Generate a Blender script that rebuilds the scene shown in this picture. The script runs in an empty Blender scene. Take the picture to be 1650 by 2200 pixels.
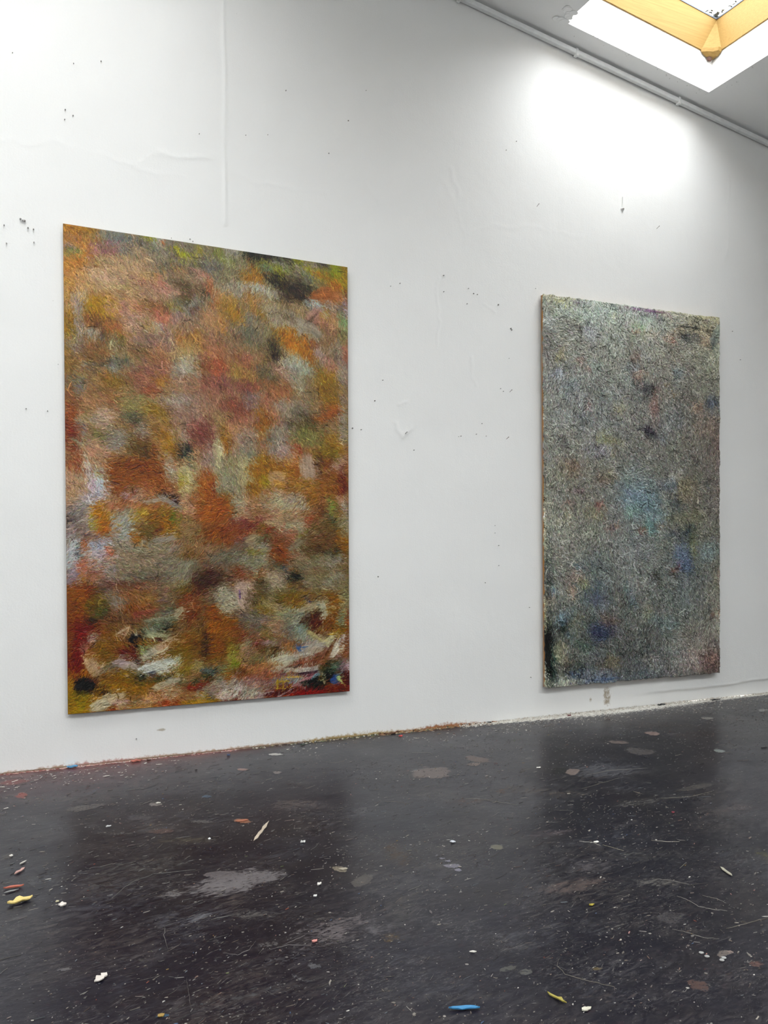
import bpy, bmesh, math, random
import numpy as np
from mathutils import Vector, Matrix
random.seed(7)
S = bpy.context.scene
COL = S.collection

# ------------------------------------------------------------------ camera
F = 1800.0; DIST = 5.0; VX = 3925.0; HY = 1160.0; EYE = 1.2727
NN = math.hypot(VX, F)
DV = np.array([VX, 0, F]) / NN            # world X seen from the camera
NV = np.array([-F, 0, VX]) / NN           # world Y (towards the wall)
cam = bpy.data.cameras.new('camera'); camo = bpy.data.objects.new('camera', cam); COL.objects.link(camo)
cam.sensor_fit = 'VERTICAL'; cam.sensor_height = 24.0; cam.lens = 24.0 * F / 2200.0
cam.shift_y = (HY - 1100.0) / 2200.0
camo.location = (0, -DIST, EYE)
camo.rotation_euler = (math.pi / 2, 0, -math.atan2(F, VX))
cam.clip_start = 0.05
S.camera = camo

# ------------------------------------------------------------------ sky + exposure
S.view_settings.view_transform = 'Standard'; S.view_settings.look = 'None'
S.view_settings.gamma = 1.0; S.view_settings.use_curve_mapping = False
S.view_settings.exposure = 0.0
SKY = 17.1
w = bpy.data.worlds.new('overcast_sky'); S.world = w; w.use_nodes = True
bg = w.node_tree.nodes['Background']; bg.inputs[0].default_value = (0.97, 0.975, 0.995, 1); bg.inputs[1].default_value = SKY
S.cycles.use_denoising = True
S.cycles.max_bounces = 10; S.cycles.diffuse_bounces = 8; S.cycles.glossy_bounces = 4; S.cycles.transparent_max_bounces = 8
S.cycles.sample_clamp_indirect = 6.0; S.cycles.caustics_reflective = False; S.cycles.caustics_refractive = False
S.cycles.use_adaptive_sampling = True; S.cycles.adaptive_threshold = 0.02

# ------------------------------------------------------------------ where the roof is
RM = 0.1430; RA = 5.41                     # roof underside: z = RA - RM * x
RN = np.array([RM, 0, 1.0]); RN /= np.linalg.norm(RN)
def zroof(x): return RA - RM * x
def roofp(x, y, off=0.0):
    return tuple(np.array([x, y, zroof(x)]) + RN * off)
XL, XR, YF = -4.0, 9.0, -8.5
# skylight openings; the rear row is unseen, added and sized for ambient fill  (x0, x1, y0, y1)
LIGHTS = [(3.60, 4.94, -1.45, -0.20), (-0.95, 0.95, -2.45, -0.85),
          (1.20, 3.30, -6.80, -4.40), (4.00, 6.10, -6.80, -4.40), (-2.60, -0.10, -6.80, -4.40), (-3.3, -1.9, -3.4, -1.6)]
SH, WH = 0.29, 0.28                        # plaster shaft height, timber lining height

# photo pixel -> point on the wall plane (y) / on the floor, used to look up sizes and places
def ray(px, py):
    r = np.array([px - 825.0, HY - py, F]); return np.array([r @ DV, r @ NV, r[1]])
def wallp(px, py, y=0.0):
    r = ray(px, py); t = (DIST + y) / r[1]; return np.array([r[0] * t, y, EYE + r[2] * t])
def floorp(px, py, z=0.0):
    r = ray(px, py); t = (z - EYE) / r[2]; return np.array([r[0] * t, -DIST + r[1] * t, z])
def project(X, Y, Z):
    cx = X * DV[0] + (Y + DIST) * NV[0]; cz = X * DV[2] + (Y + DIST) * NV[2]
    return 825.0 + F * cx / cz, HY - F * (Z - EYE) / cz

# ------------------------------------------------------------------ helpers
def tag(o, label=None, cat=None, group=None, kind=None):
    if label: o['label'] = label
    if cat: o['category'] = cat
    if group: o['group'] = group
    if kind: o['kind'] = kind
    return o
def link(name, me, mat=None, parent=None, smooth=False):
    o = bpy.data.objects.new(name, me); COL.objects.link(o)
    if mat is not None: me.materials.append(mat)
    if parent is not None: o.parent = parent
    if smooth: me.polygons.foreach_set('use_smooth', [True] * len(me.polygons))
    return o
def mesh(name, verts, faces, mat=None, parent=None, smooth=False):
    me = bpy.data.meshes.new(name); me.from_pydata([tuple(v) for v in verts], [], faces); me.update()
    return link(name, me, mat, parent, smooth)
def empty(name, loc=(0, 0, 0)):
    o = bpy.data.objects.new(name, None); COL.objects.link(o); o.location = loc; o.empty_display_size = .1; return o
def from_bm(name, bm, mat=None, parent=None, smooth=False):
    me = bpy.data.meshes.new(name); bmesh.ops.recalc_face_normals(bm, faces=bm.faces); bm.to_mesh(me); bm.free()
    return link(name, me, mat, parent, smooth)
def hexa(V8):                              # 8 corners -> box faces (bottom 0-3, top 4-7)
    return [(3, 2, 1, 0), (4, 5, 6, 7), (0, 1, 5, 4), (1, 2, 6, 5), (2, 3, 7, 6), (3, 0, 4, 7)]
def lin(c):
    c = np.asarray(c, float); return np.where(c <= .04045, c / 12.92, ((c + .055) / 1.055) ** 2.4)
def hx(h):
    h = h.lstrip('#'); return lin(np.array([int(h[i:i + 2], 16) for i in (0, 2, 4)]) / 255.0)

RS = np.random.RandomState(11)
TAB = RS.rand(512, 512)
def vn(x, y, s=0):                         # value noise, 0..1
    x = x + s * 17.31; y = y + s * 43.77
    xi = np.floor(x).astype(int); yi = np.floor(y).astype(int); fx = x - xi; fy = y - yi
    fx = fx * fx * (3 - 2 * fx); fy = fy * fy * (3 - 2 * fy)
    a = TAB[xi % 512, yi % 512]; b = TAB[(xi + 1) % 512, yi % 512]
    c = TAB[xi % 512, (yi + 1) % 512]; d = TAB[(xi + 1) % 512, (yi + 1) % 512]
    return (a * (1 - fx) + b * fx) * (1 - fy) + (c * (1 - fx) + d * fx) * fy
def fbm(x, y, s=0, o=4):
    r = 0; a = .5; t = 0
    for k in range(o): r = r + a * vn(x * 2 ** k, y * 2 ** k, s + k); t += a; a *= .55
    return r / t
def grid_mesh(name, P, colors=None, floats=None, mat=None, parent=None, back=None):
    """P: (ny, nx, 3) points -> smooth grid; optional POINT attributes; back = offset vector closes it to a slab"""
    ny, nx = P.shape[:2]; n = ny * nx
    V = P.reshape(-1, 3)
    idx = np.arange(n).reshape(ny, nx)
    Q = np.stack([idx[:-1, :-1], idx[:-1, 1:], idx[1:, 1:], idx[1:, :-1]], -1).reshape(-1, 4)
    nsm = len(Q)
    if back is not None:
        ring = np.concatenate([idx[0, :-1], idx[:-1, -1], idx[-1, :0:-1], idx[:0:-1, 0]])
        RV = V[ring].copy()
        for a in range(3):
            if back[a] is not None: RV[:, a] = back[a]
        V = np.concatenate([V, RV]); m = len(ring); r2 = n + np.arange(m)
        Q2 = np.stack([ring, r2, np.roll(r2, -1), np.roll(ring, -1)], -1)
        Q = np.concatenate([Q, Q2])
    me = bpy.data.meshes.new(name)
    me.vertices.add(len(V)); me.vertices.foreach_set('co', V.astype(np.float32).ravel())
    me.loops.add(Q.size); me.loops.foreach_set('vertex_index', Q.astype(np.int32).ravel())
    me.polygons.add(len(Q)); me.polygons.foreach_set('loop_start', np.arange(0, Q.size, 4, dtype=np.int32))
    me.update(calc_edges=True)
    sm = np.zeros(len(Q), bool); sm[:nsm] = True; me.polygons.foreach_set('use_smooth', sm)
    if colors is not None:
        for k, c in colors.items():
            at = me.color_attributes.new(k, 'FLOAT_COLOR', 'POINT')
            c = c.reshape(-1, 4)
            if len(V) > n: c = np.concatenate([c, c[ring]])
            at.data.foreach_set('color', c.astype(np.float32).ravel())
    if floats is not None:
        for k, c in floats.items():
            at = me.attributes.new(k, 'FLOAT', 'POINT'); c = c.ravel()
            if len(V) > n: c = np.concatenate([c, c[ring]])
            at.data.foreach_set('value', c.astype(np.float32))
    return link(name, me, mat, parent)

# ------------------------------------------------------------------ materials
class NT:
    def __init__(self, name):
        self.m = bpy.data.materials.new(name); self.m.use_nodes = True
        self.t = self.m.node_tree; self.b = self.t.nodes['Principled BSDF']; self.tc = None
    def n(self, ty, **kw):
        nd = self.t.nodes.new('ShaderNode' + ty)
        for k, v in kw.items():
            if k.startswith('i_'): nd.inputs[k[2:].replace('_', ' ')].default_value = v
            else: setattr(nd, k, v)
        return nd
    def l(self, a, b): self.t.links.new(a, b)
    def obj(self, scale=(1, 1, 1), rot=(0, 0, 0)):     # turned first, then stretched
        if self.tc is None: self.tc = self.n('TexCoord')
        src = self.tc.outputs['Object']
        if any(rot):
            m0 = self.n('Mapping'); m0.inputs['Rotation'].default_value = rot; self.l(src, m0.inputs['Vector']); src = m0.outputs[0]
        mp = self.n('Mapping'); mp.inputs['Scale'].default_value = scale
        self.l(src, mp.inputs['Vector']); return mp.outputs[0]
    def noise(self, scale, detail=3, rough=.5, vec=None, dist=0.):
        nd = self.n('TexNoise'); nd.inputs['Scale'].default_value = scale; nd.inputs['Detail'].default_value = detail
        nd.inputs['Roughness'].default_value = rough; nd.inputs['Distortion'].default_value = dist
        self.l(vec if vec is not None else self.obj(), nd.inputs['Vector']); return nd.outputs[0]
    def ramp(self, f, stops):
        r = self.n('ValToRGB'); e = r.color_ramp.elements
        while len(e) < len(stops): e.new(.5)
        for k, (p, c) in enumerate(stops):
            e[k].position = p; e[k].color = (c, c, c, 1) if np.isscalar(c) else (*c, 1)
        self.l(f, r.inputs[0]); return r.outputs[0]
    def mix(self, f, a, b, mode='MIX'):
        m = self.n('Mix'); m.data_type = 'RGBA'; m.blend_type = mode
        for s, v in ((0, f), (6, a), (7, b)):
            if isinstance(v, bpy.types.NodeSocket): self.l(v, m.inputs[s])
            elif s == 0: m.inputs[0].default_value = v
            else: m.inputs[s].default_value = (*v, 1)
        return m.outputs[2]
    def math(self, op, a, b=None, c=None):
        m = self.n('Math'); m.operation = op
        for k, v in enumerate((a, b, c)):
            if v is None: continue
            if isinstance(v, bpy.types.NodeSocket): self.l(v, m.inputs[k])
            else: m.inputs[k].default_value = v
        return m.outputs[0]
    def bump(self, h, strength=.3, dist=.01, prev=None):
        b = self.n('Bump'); b.inputs['Strength'].default_value = strength; b.inputs['Distance'].default_value = dist
        self.l(h, b.inputs['Height'])
        if prev is not None: self.l(prev, b.inputs['Normal'])
        return b.outputs[0]
    def attr(self, name):
        a = self.n('Attribute'); a.attribute_name = name; return a
    def set(self, k, v):
        if isinstance(v, bpy.types.NodeSocket): self.l(v, self.b.inputs[k])
        elif k == 'Base Color': self.b.inputs[k].default_value = (*v, 1)
        else: self.b.inputs[k].default_value = v

def plain(name, col, rough=.6, bump=0., bscale=60, var=.12, spec=.5):
    t = NT(name)
    n_ = t.noise(bscale * .4, 4)
    t.set('Base Color', t.mix(n_, tuple(np.array(col) * (1 - var)), tuple(np.minimum(np.array(col) * (1 + var), 1))))
    t.set('Roughness', rough); t.set('Specular IOR Level', spec)
    if bump: t.set('Normal', t.bump(t.noise(bscale, 4), bump, .004))
    return t.m

def plaster(name, col, attr=False, spec=.25, bs=.22):
    t = NT(name)
    c = t.mix(t.noise(1.3, 5, .55), tuple(np.array(col) * .975), tuple(np.array(col)))
    if attr:
        a = t.attr('tint')
        edge = t.noise(42, 5, .65)
        al = t.ramp(t.math('ADD', a.outputs['Alpha'], t.math('MULTIPLY', t.math('SUBTRACT', edge, .5), .9)), [(.38, 0.), (.62, 1.)])
        c = t.mix(al, c, a.outputs['Color'])
    # sparse tiny dark specks
    v = t.n('TexVoronoi'); v.inputs['Scale'].default_value = 9.0; t.l(t.obj(), v.inputs['Vector'])
    sp = t.ramp(v.outputs['Distance'], [(.012, 1.), (.022, 0.)])
    pick = t.ramp(t.noise(3.1, 2), [(.56, 0.), (.58, 1.)])
    c = t.mix(t.math('MULTIPLY', t.math('MULTIPLY', sp, pick), .55), c, (.22, .21, .2))
    t.set('Base Color', c); t.set('Roughness', .62); t.set('Specular IOR Level', spec)
    b1 = t.bump(t.noise(2.2, 3, .5), .12, .05)
    vert = t.noise(1.0, 4, .6, t.obj((70, 70, 5)))
    b2 = t.bump(vert, bs * .35, .004, b1)
    b3 = t.bump(t.noise(95, 4, .6), bs, .004, b2)
    t.set('Normal', b3); return t.m

M_wall = plaster('white_wall_plaster', (.825, .825, .815), attr=True)
M_ceil = plaster('ceiling_plaster', (.87, .87, .865), bs=.12)
M_shaft = plaster('shaft_plaster', (.84, .84, .83))
M_plain = plaster('room_plaster', (.80, .80, .79))

# ------------------------------------------------------------------ walls
def refine(lo, hi, f0, f1, step, coarse=.5):
    a = [lo] + list(np.arange(lo + coarse, f0, coarse)) if f0 > lo else []
    b = list(np.arange(f0, f1, step)); c = list(np.arange(f1, hi, coarse)) + [hi]
    return np.array(sorted(set(np.round(a + b + c, 5))))
def seg_dist(X, Z, pts):
    d = np.full(X.shape, 9.); 
    for (x0, z0), (x1, z1) in zip(pts[:-1], pts[1:]):
        vx, vz = x1 - x0, z1 - z0; L = vx * vx + vz * vz + 1e-9
        t = np.clip(((X - x0) * vx + (Z - z0) * vz) / L, 0, 1)
        d = np.minimum(d, np.hypot(X - x0 - t * vx, Z - z0 - t * vz))
    return d
def px_line(pts): return [tuple(wallp(x, y)[[0, 2]]) for x, y in pts]

xs = refine(XL, XR, -.2, 6.3, .009); vs = np.linspace(0, 1, 560)
X, V = np.meshgrid(xs, vs); Z = V * (zroof(X) + .02)
Hh = (fbm(X * .9, Z * .9, 3) - .5) * .012 + (fbm(X * 5, Z * 5, 9) - .5) * .0022
# proud seam of the lining, running down from the ceiling
d = seg_dist(X + (fbm(Z * 3, Z * 0, 5) - .5) * .016, Z, px_line([(480, -60), (480, 90), (484, 220), (482, 300), (485, 482)]))
amp = .55 + .9 * vn(Z * 3.1, Z * 0, 2)
Hh += .0045 * amp * np.exp(-(d / .011) ** 2)
for pts, a_, w_ in [([(0, 305), (60, 303), (120, 298), (160, 322), (230, 330), (300, 358), (370, 378), (440, 382), (500, 368), (560, 398), (700, 412)], .0011, .012),
                    ([(295, 350), (330, 331), (400, 338), (450, 340)], .0018, .012),
                    ([(950, 380), (1000, 500), (1060, 485), (1160, 492), (1250, 510)], .0007, .015),
                    ([(1563, 380), (1566, 470), (1560, 560)], .002, .012), ([(790, 400), (820, 440), (850, 420)], .0014, .016),
                    ([(968, 360), (985, 420)], .0015, .016), ([(850, 905), (862, 935), (878, 915)], .004, .014),
                    ([(860, 868), (875, 862)], .003, .01), ([(1015, 770), (1018, 830)], .002, .01),
                    ([(941, 600), (941, 740)], .0018, .006), ([(1040, 655), (1062, 672)], .002, .008)]:
    d = seg_dist(X + (fbm(X * 9, Z * 9, 21) - .5) * .07, Z + (fbm(X * 9, Z * 9, 31) - .5) * .07, px_line(pts))
    Hh += a_ * np.exp(-(d / w_) ** 2) * (.3 + 1.1 * vn(X * 7, Z * 7, 4))
# thicker skin of plaster above the floor at the right, its torn lower edge
edge_z = .094 + .012 * (fbm(X * 4, X * 0, 8) - .5) * 2 + .02 * np.clip((X - 5.35) * 2, 0, 1)
on = np.clip((X - 4.35) / .4, 0, 1)
Hh += on * .011 * (1 / (1 + np.exp(-(Z - edge_z) / .004)) - 1) 
Hh += on * .006 * np.exp(-((Z - edge_z - .006) / .008) ** 2) * vn(X * 14, X * 0, 6)
P = np.stack([X, -Hh, Z], -1)
tint = np.zeros(X.shape + (4,)); tint[..., :3] = hx('cfcac4')
def tint_at(mask, col):
    m = np.clip(mask, 0, 1); up = m > tint[..., 3]
    tint[up, :3] = hx(col); tint[..., 3] = np.maximum(tint[..., 3], m)
low = np.exp(-Z / .022)
tint_at(low * np.where(X > 2.9, .5, .85) * np.clip(.4 + 1.2 * vn(X * 3, X * 0, 41), 0, 1), 'b59d88')
tint_at(np.exp(-Z / .030) * np.exp(-((X - .55) / .75) ** 2) * .8, 'b08880')
tint_at(np.exp(-Z / .030) * np.exp(-((X - 2.1) / .55) ** 2) * .95, 'a99368')
tint_at(np.exp(-Z / .035) * np.exp(-((X - 2.75) / .35) ** 2) * .95, '9c6c4c')
tint_at(np.exp(-((X - 4.13) / .05) ** 2 - ((Z - .1) / .09) ** 4) * .62, 'a79c8c')
tint_at(np.exp(-((X - 3.98) / .02) ** 2 - ((Z - .09) / .03) ** 2) * .6, 'b4aa9a')
q = wallp(347, 1568); tint_at(np.exp(-((X - q[0]) / .035) ** 2 - ((Z - q[2]) / .011) ** 2) * .8, 'b9b2a4')
wall = grid_mesh('wall_back', P, {'tint': tint}, mat=M_wall, back=(None, .25, None)); tag(wall, kind='structure')
def box_obj(name, x0, x1, y0, y1, z0, z1, mat, parent=None, topf=None):
    V8 = [(x0, y0, z0), (x1, y0, z0), (x1, y1, z0), (x0, y1, z0)]
    T = [(x, y, (topf(x) if topf else z1)) for x, y, _ in V8]
    return mesh(name, V8 + T, hexa(0), mat, parent)
tag(box_obj('wall_left', XL - .25, XL, YF - .25, .25, -.05, 6, M_plain, topf=zroof), kind='structure')
tag(box_obj('wall_right', XR, XR + .25, YF - .25, .25, -.05, 6, M_plain, topf=zroof), kind='structure')
tag(box_obj('wall_front', XL, XR, YF - .25, YF, -.05, 6, M_plain, topf=zroof), kind='structure')

# pin holes: small dark discs, the shade inside put into their colour, drawn from the photograph
holes = [(44, 471, 5), (49, 474, 4), (53, 475, 6), (9, 484, 3), (60, 490, 4), (72, 493, 4), (73, 521, 3), (14, 523, 3), (158, 137, 3), (217, 132, 3), (27, 114, 2),
         (140, 236, 3), (157, 249, 3), (139, 257, 2), (428, 288, 2), (528, 291, 2), (575, 290, 2), (614, 195, 3), (706, 330, 3), (748, 260, 4), (786, 195, 2),
         (408, 514, 3), (414, 519, 3), (368, 512, 2), (859, 609, 3), (839, 615, 2), (953, 592, 4), (953, 627, 3), (1006, 620, 3), (1017, 631, 4), (1025, 633, 3),
         (1003, 653, 3), (1070, 655, 5), (1097, 706, 6), (1099, 709, 4), (1093, 770, 2), (805, 861, 4), (757, 920, 5), (776, 923, 3), (1075, 835, 3), (1081, 841, 3),
         (1023, 933, 3), (1035, 910, 3), (990, 937, 3), (985, 938, 2), (1044, 937, 2), (871, 931, 3), (889, 967, 3), (822, 817, 3), (1071, 1172, 3), (1071, 1215, 3),
         (812, 1239, 4), (1042, 1252, 3), (1137, 1305, 3), (1140, 1455, 3), (1063, 1129, 2), (1063, 1145, 2), (56, 878, 3), (102, 883, 3), (125, 783, 2), (293, 1587, 3),
         (1109, 304, 3), (1087, 323, 2), (1340, 1588, 2), (1573, 712, 3), (1590, 773, 3), (1150, 620, 2)]
hb = bmesh.new()
for x, y, r in holes:
    q = wallp(x, y); rr = r * .0008
    a0 = random.random() * 3
    pts = [hb.verts.new((q[0] + rr * (1 + .5 * random.random()) * math.cos(a0 + k * math.pi / 3.5), -.0075, q[2] + rr * (.8 + .5 * random.random()) * math.sin(a0 + k * math.pi / 3.5))) for k in range(7)]
    c = hb.verts.new((q[0], -.001, q[2]))
    pb = [hb.verts.new((v.co.x, .001, v.co.z)) for v in pts]
    hb.faces.new(pts)
    for k in range(7): hb.faces.new((pts[k], pts[(k + 1) % 7], pb[(k + 1) % 7], pb[k]))
    hb.verts.remove(c)
M_hole = plain('pin_hole_shade', (.22, .21, .20), .9)
tag(from_bm('nail_holes', hb, M_hole, wall), kind='stuff')

# ------------------------------------------------------------------ ceiling slab with skylight shafts
def slab():
    bm = bmesh.new()
    xb = sorted({XL - .25, XR + .25} | {a for L in LIGHTS for a in L[:2]} | set(np.round(np.arange(XL, XR, .5), 3)))
    yb = sorted({YF - .25, .25} | {a for L in LIGHTS for a in L[2:]} | set(np.round(np.arange(YF, .2, .5), 3)))
    hole = lambda x, y: any(L[0] < x < L[1] and L[2] < y < L[3] for L in LIGHTS)
    vc = {}
    def v(x, y, o):
        k = (round(x, 4), round(y, 4), o)
        if k not in vc: vc[k] = bm.verts.new(roofp(x, y, o))
        return vc[k]
    solid = {}
    for i in range(len(xb) - 1):
        for j in range(len(yb) - 1):
            solid[i, j] = not hole((xb[i] + xb[i + 1]) / 2, (yb[j] + yb[j + 1]) / 2)
    for (i, j), s in solid.items():
        if not s: continue
        x0, x1, y0, y1 = xb[i], xb[i + 1], yb[j], yb[j + 1]
        bm.faces.new((v(x0, y0, 0), v(x0, y1, 0), v(x1, y1, 0), v(x1, y0, 0)))
        bm.faces.new((v(x0, y0, SH), v(x1, y0, SH), v(x1, y1, SH), v(x0, y1, SH)))
        for (di, dj, a, b) in ((-1, 0, (x0, y0), (x0, y1)), (1, 0, (x1, y1), (x1, y0)), (0, -1, (x1, y0), (x0, y0)), (0, 1, (x0, y1), (x1, y1))):
            if not solid.get((i + di, j + dj), False):
                bm.faces.new((v(*a, 0), v(*b, 0), v(*b, SH), v(*a, SH)))
    return bm
ceil = from_bm('ceiling', slab(), M_ceil); tag(ceil, kind='structure')

# ------------------------------------------------------------------ timber-lined skylights
def wood():
    t = NT('pale_pine')
    g = t.noise(1.0, 5, .6, t.obj((3, 60, 120)), .6)
    g2 = t.noise(1.0, 5, .6, t.obj((60, 3, 120)), .6)
    c = t.mix(t.ramp(g, [(.35, 0.), (.7, 1.)]), (.19, .115, .034), (.24, .15, .048))
    c = t.mix(t.ramp(g2, [(.55, 0.), (.8, .35)]), c, (.15, .09, .026))
    t.set('Base Color', c); t.set('Roughness', .7); t.set('Specular IOR Level', .15); t.set('Normal', t.bump(g, .15, .002)); return t.m
M_wood = wood()
M_gasket = plain('grey_gasket_rubber', (.055, .065, .085), .6)
M_leaf = plain('wet_leaf_litter', (.05, .055, .05), .8)
M_knot = plain('brown_resin_knot', (.07, .03, .018), .7)
def glass():
    t = NT('skylight_glass'); nt = t.t; nt.nodes.remove(t.b)
    tr = nt.nodes.new('ShaderNodeBsdfTransparent'); tr.inputs[0].default_value = (.95, .965, .96, 1)
    gl = nt.nodes.new('ShaderNodeBsdfGlossy'); gl.inputs['Roughness'].default_value = .02
    lw = nt.nodes.new('ShaderNodeLayerWeight'); lw.inputs[0].default_value = .5
    pw = t.math('POWER', lw.outputs['Facing'], 5.0); fac = t.math('ADD', t.math('MULTIPLY', pw, .6), .04)
    mx = nt.nodes.new('ShaderNodeMixShader')
    t.l(fac, mx.inputs[0]); t.l(tr.outputs[0], mx.inputs[1]); t.l(gl.outputs[0], mx.inputs[2])
    t.l(mx.outputs[0], nt.nodes['Material Output'].inputs[0]); return t.m
M_glass = glass()
def roof_box(x0, x1, y0, y1, o0, o1):
    return [roofp(x, y, o) for o in (o0, o1) for x, y in ((x0, y0), (x1, y0), (x1, y1), (x0, y1))]
T = .055; IN = .012                        # board thickness, how far it stands into the shaft
def skylight(k, L):
    x0, x1, y0, y1 = L; o0, o1 = SH - .005, SH + WH
    e = empty('window_%d' % (k + 1), roofp((x0 + x1) / 2, (y0 + y1) / 2, SH)); tag(e, kind='structure')
    inv = Matrix.Translation(-Vector(e.location))
    def part(name, V, F_, m):
        o = mesh(name, [Vector(v) - Vector(e.location) for v in V], F_, m, e); return o
    xi0, xi1, yi0, yi1 = x0 + IN, x1 - IN, y0 + IN, y1 - IN
    for (a, b, c, d) in ((x0 - T, x1 + T, yi1, y1 + T), (x0 - T, x1 + T, y0 - T, yi0), (x0 - T, xi0, yi0, yi1), (xi1, x1 + T, yi0, yi1)):
        part('lining_board', roof_box(a, b, c, d, o0, o1), hexa(0), M_wood)
    # dark gasket and glass on top
    g = .02
    for (a, b, c, d) in ((x0 - T, x1 + T, yi1 - g * .2, y1 + T), (x0 - T, x1 + T, y0 - T, yi0 + g * .2), (x0 - T, xi0 + g * .2, yi0, yi1), (xi1 - g * .2, x1 + T, yi0, yi1)):
        part('gasket', roof_box(a, b, c, d, o1, o1 + .012), hexa(0), M_gasket)
    part('glass_pane', roof_box(x0 - T, x1 + T, y0 - T, y1 + T, o1 + .012, o1 + .018), hexa(0), M_glass)
    if k == 0:
        # wedge block that fills the lower corner of the lining, with a rounded lip under it
        c0 = np.array(roofp(xi1, yi1, 0)); nz = RN
        P_ = lambda dx, dy, o: np.array(roofp(xi1 + dx, yi1 + dy, 0)) + nz * o
        Vw = [P_(0, 0, o1 - .004), P_(-.002, -.002, o1 - .01), P_(-.115, .001, o0 + .004), P_(.001, -.085, o0 + .004), P_(-.045, -.045, o0 + .004), P_(0, 0, o0 + .004)]
        part('corner_block', Vw, [(0, 2, 4), (0, 4, 3), (0, 5, 2), (0, 3, 5), (2, 5, 3, 4)], M_wood)
        lp = [(-.118, .001), (-.085, -.03), (-.05, -.05), (-.03, -.086), (.001, -.088), (0, 0)]
        Vl = [P_(a, b, o0 + .012) for a, b in lp] + [P_(a * .98, b * .98, o0 - .016) for a, b in lp] + [P_(a * .62, b * .62, o0 - .038) for a, b in lp]
        Fl = [tuple(range(5, -1, -1))] + [(i, (i + 1) % 6, 6 + (i + 1) % 6, 6 + i) for i in range(6)] + [(6 + i, 6 + (i + 1) % 6, 12 + (i + 1) % 6, 12 + i) for i in range(6)] + [tuple(range(12, 18))]
        part('corner_lip', Vl, Fl, M_wood)
        lp = [(-.06, 0), (-.055, -.02), (-.03, -.024), (-.022, 0)]
        Vl = [P_(a, b, o0 - .03) for a, b in lp] + [P_(a * .8, b * .8, o0 - .062) for a, b in lp]
        part('resin_knot', Vl, hexa(0), M_knot)
        # torn plaster round the lip
        bm = bmesh.new()
        for i in range(14):
            a = random.uniform(-.13, -.01); o = random.uniform(-.1, -.05); r = random.uniform(.008, .02)
            mtx = Matrix.Translation(Vector(P_(a, .008 + IN * .5, o0 + o)) - Vector(e.location)) @ Matrix.Diagonal((1, .35, 1, 1))
            bmesh.ops.create_icosphere(bm, subdivisions=1, radius=r, matrix=mtx)
        from_bm('torn_plaster', bm, M_shaft, e, True)
    return e
WIN = [skylight(k, L) for k, L in enumerate(LIGHTS)]  # includes the unseen rear row, added as fill light
# daylight portals in the openings (they only guide the sky's own light)
for L in LIGHTS:
    li = bpy.data.lights.new('portal', 'AREA'); li.shape = 'RECTANGLE'; li.size = L[1] - L[0]; li.size_y = L[3] - L[2]
    li.cycles.is_portal = True
    o = bpy.data.objects.new('skylight_portal', li); COL.objects.link(o)
    o.location = roofp((L[0] + L[1]) / 2, (L[2] + L[3]) / 2, SH + WH + .06); o.rotation_euler = (0, math.atan(RM), 0)
# wet leaves caught outside on the glass, at the lower corner
rl = random.Random(3); bm = bmesh.new(); L = LIGHTS[0]
for i in range(46):
    t = rl.random() ** 1.6
    if rl.random() < .35: x = L[1] - .02 - t * .12; y = L[3] - .005 - rl.random() * .03
    else: x = L[1] - .005 - rl.random() * .03; y = L[3] - .01 - t * .55
    p = Vector(roofp(x, y, SH + WH + .024 + rl.random() * .01)); r = rl.uniform(.008, .02) * (1.2 - .6 * t)
    mtx = Matrix.Translation(p) @ Matrix.Rotation(rl.random() * 6, 4, 'Z') @ Matrix.Diagonal((1, .5, .25, 1))
    bmesh.ops.create_icosphere(bm, subdivisions=1, radius=r, matrix=mtx)
o = from_bm('leaf_litter', bm, M_leaf, None, True)
tag(o, 'dark wet leaf litter caught on the skylight glass at its corner', 'leaf litter', kind='stuff')
# lump of filler on the ceiling at the shaft's left corner
bm = bmesh.new()
for i in range(16):
    q = (3.60 - rl.uniform(.0, .09), -.19 - rl.uniform(0, .14)); 
    mtx = Matrix.Translation(Vector(roofp(*q, -.001))) @ Matrix.Diagonal((1.3, 1, .10, 1)); bmesh.ops.create_icosphere(bm, subdivisions=3, radius=rl.uniform(.012, .03), matrix=mtx)
from_bm('filler_patch', bm, M_ceil, ceil, True)
bm = bmesh.new()                            # nicks along the edge of the shaft and in the ceiling
M_nick = plain('chipped_plaster', (.52, .52, .51), .9)
for i in range(46):
    if i < 30: x, y = rl.uniform(3.62, 5.0), -.2 + abs(rl.gauss(0, .03))
    elif i < 52: x, y = 4.95 + abs(rl.gauss(0, .06)), rl.uniform(-.9, -.15)
    else: x, y = rl.uniform(3.4, 5.7), rl.uniform(-.5, -.05)
    if 3.6 < x < 4.94 and y < -.2: continue
    mtx = Matrix.Translation(Vector(roofp(x, y, -.0005))) @ Matrix.Rotation(rl.random() * 3, 4, 'Z') @ Matrix.Diagonal((1.8, .7, .25, 1)); bmesh.ops.create_icosphere(bm, subdivisions=1, radius=rl.uniform(.0015, .005), matrix=mtx)
tag(from_bm('ceiling_nicks', bm, M_nick, ceil), kind='stuff')

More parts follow.
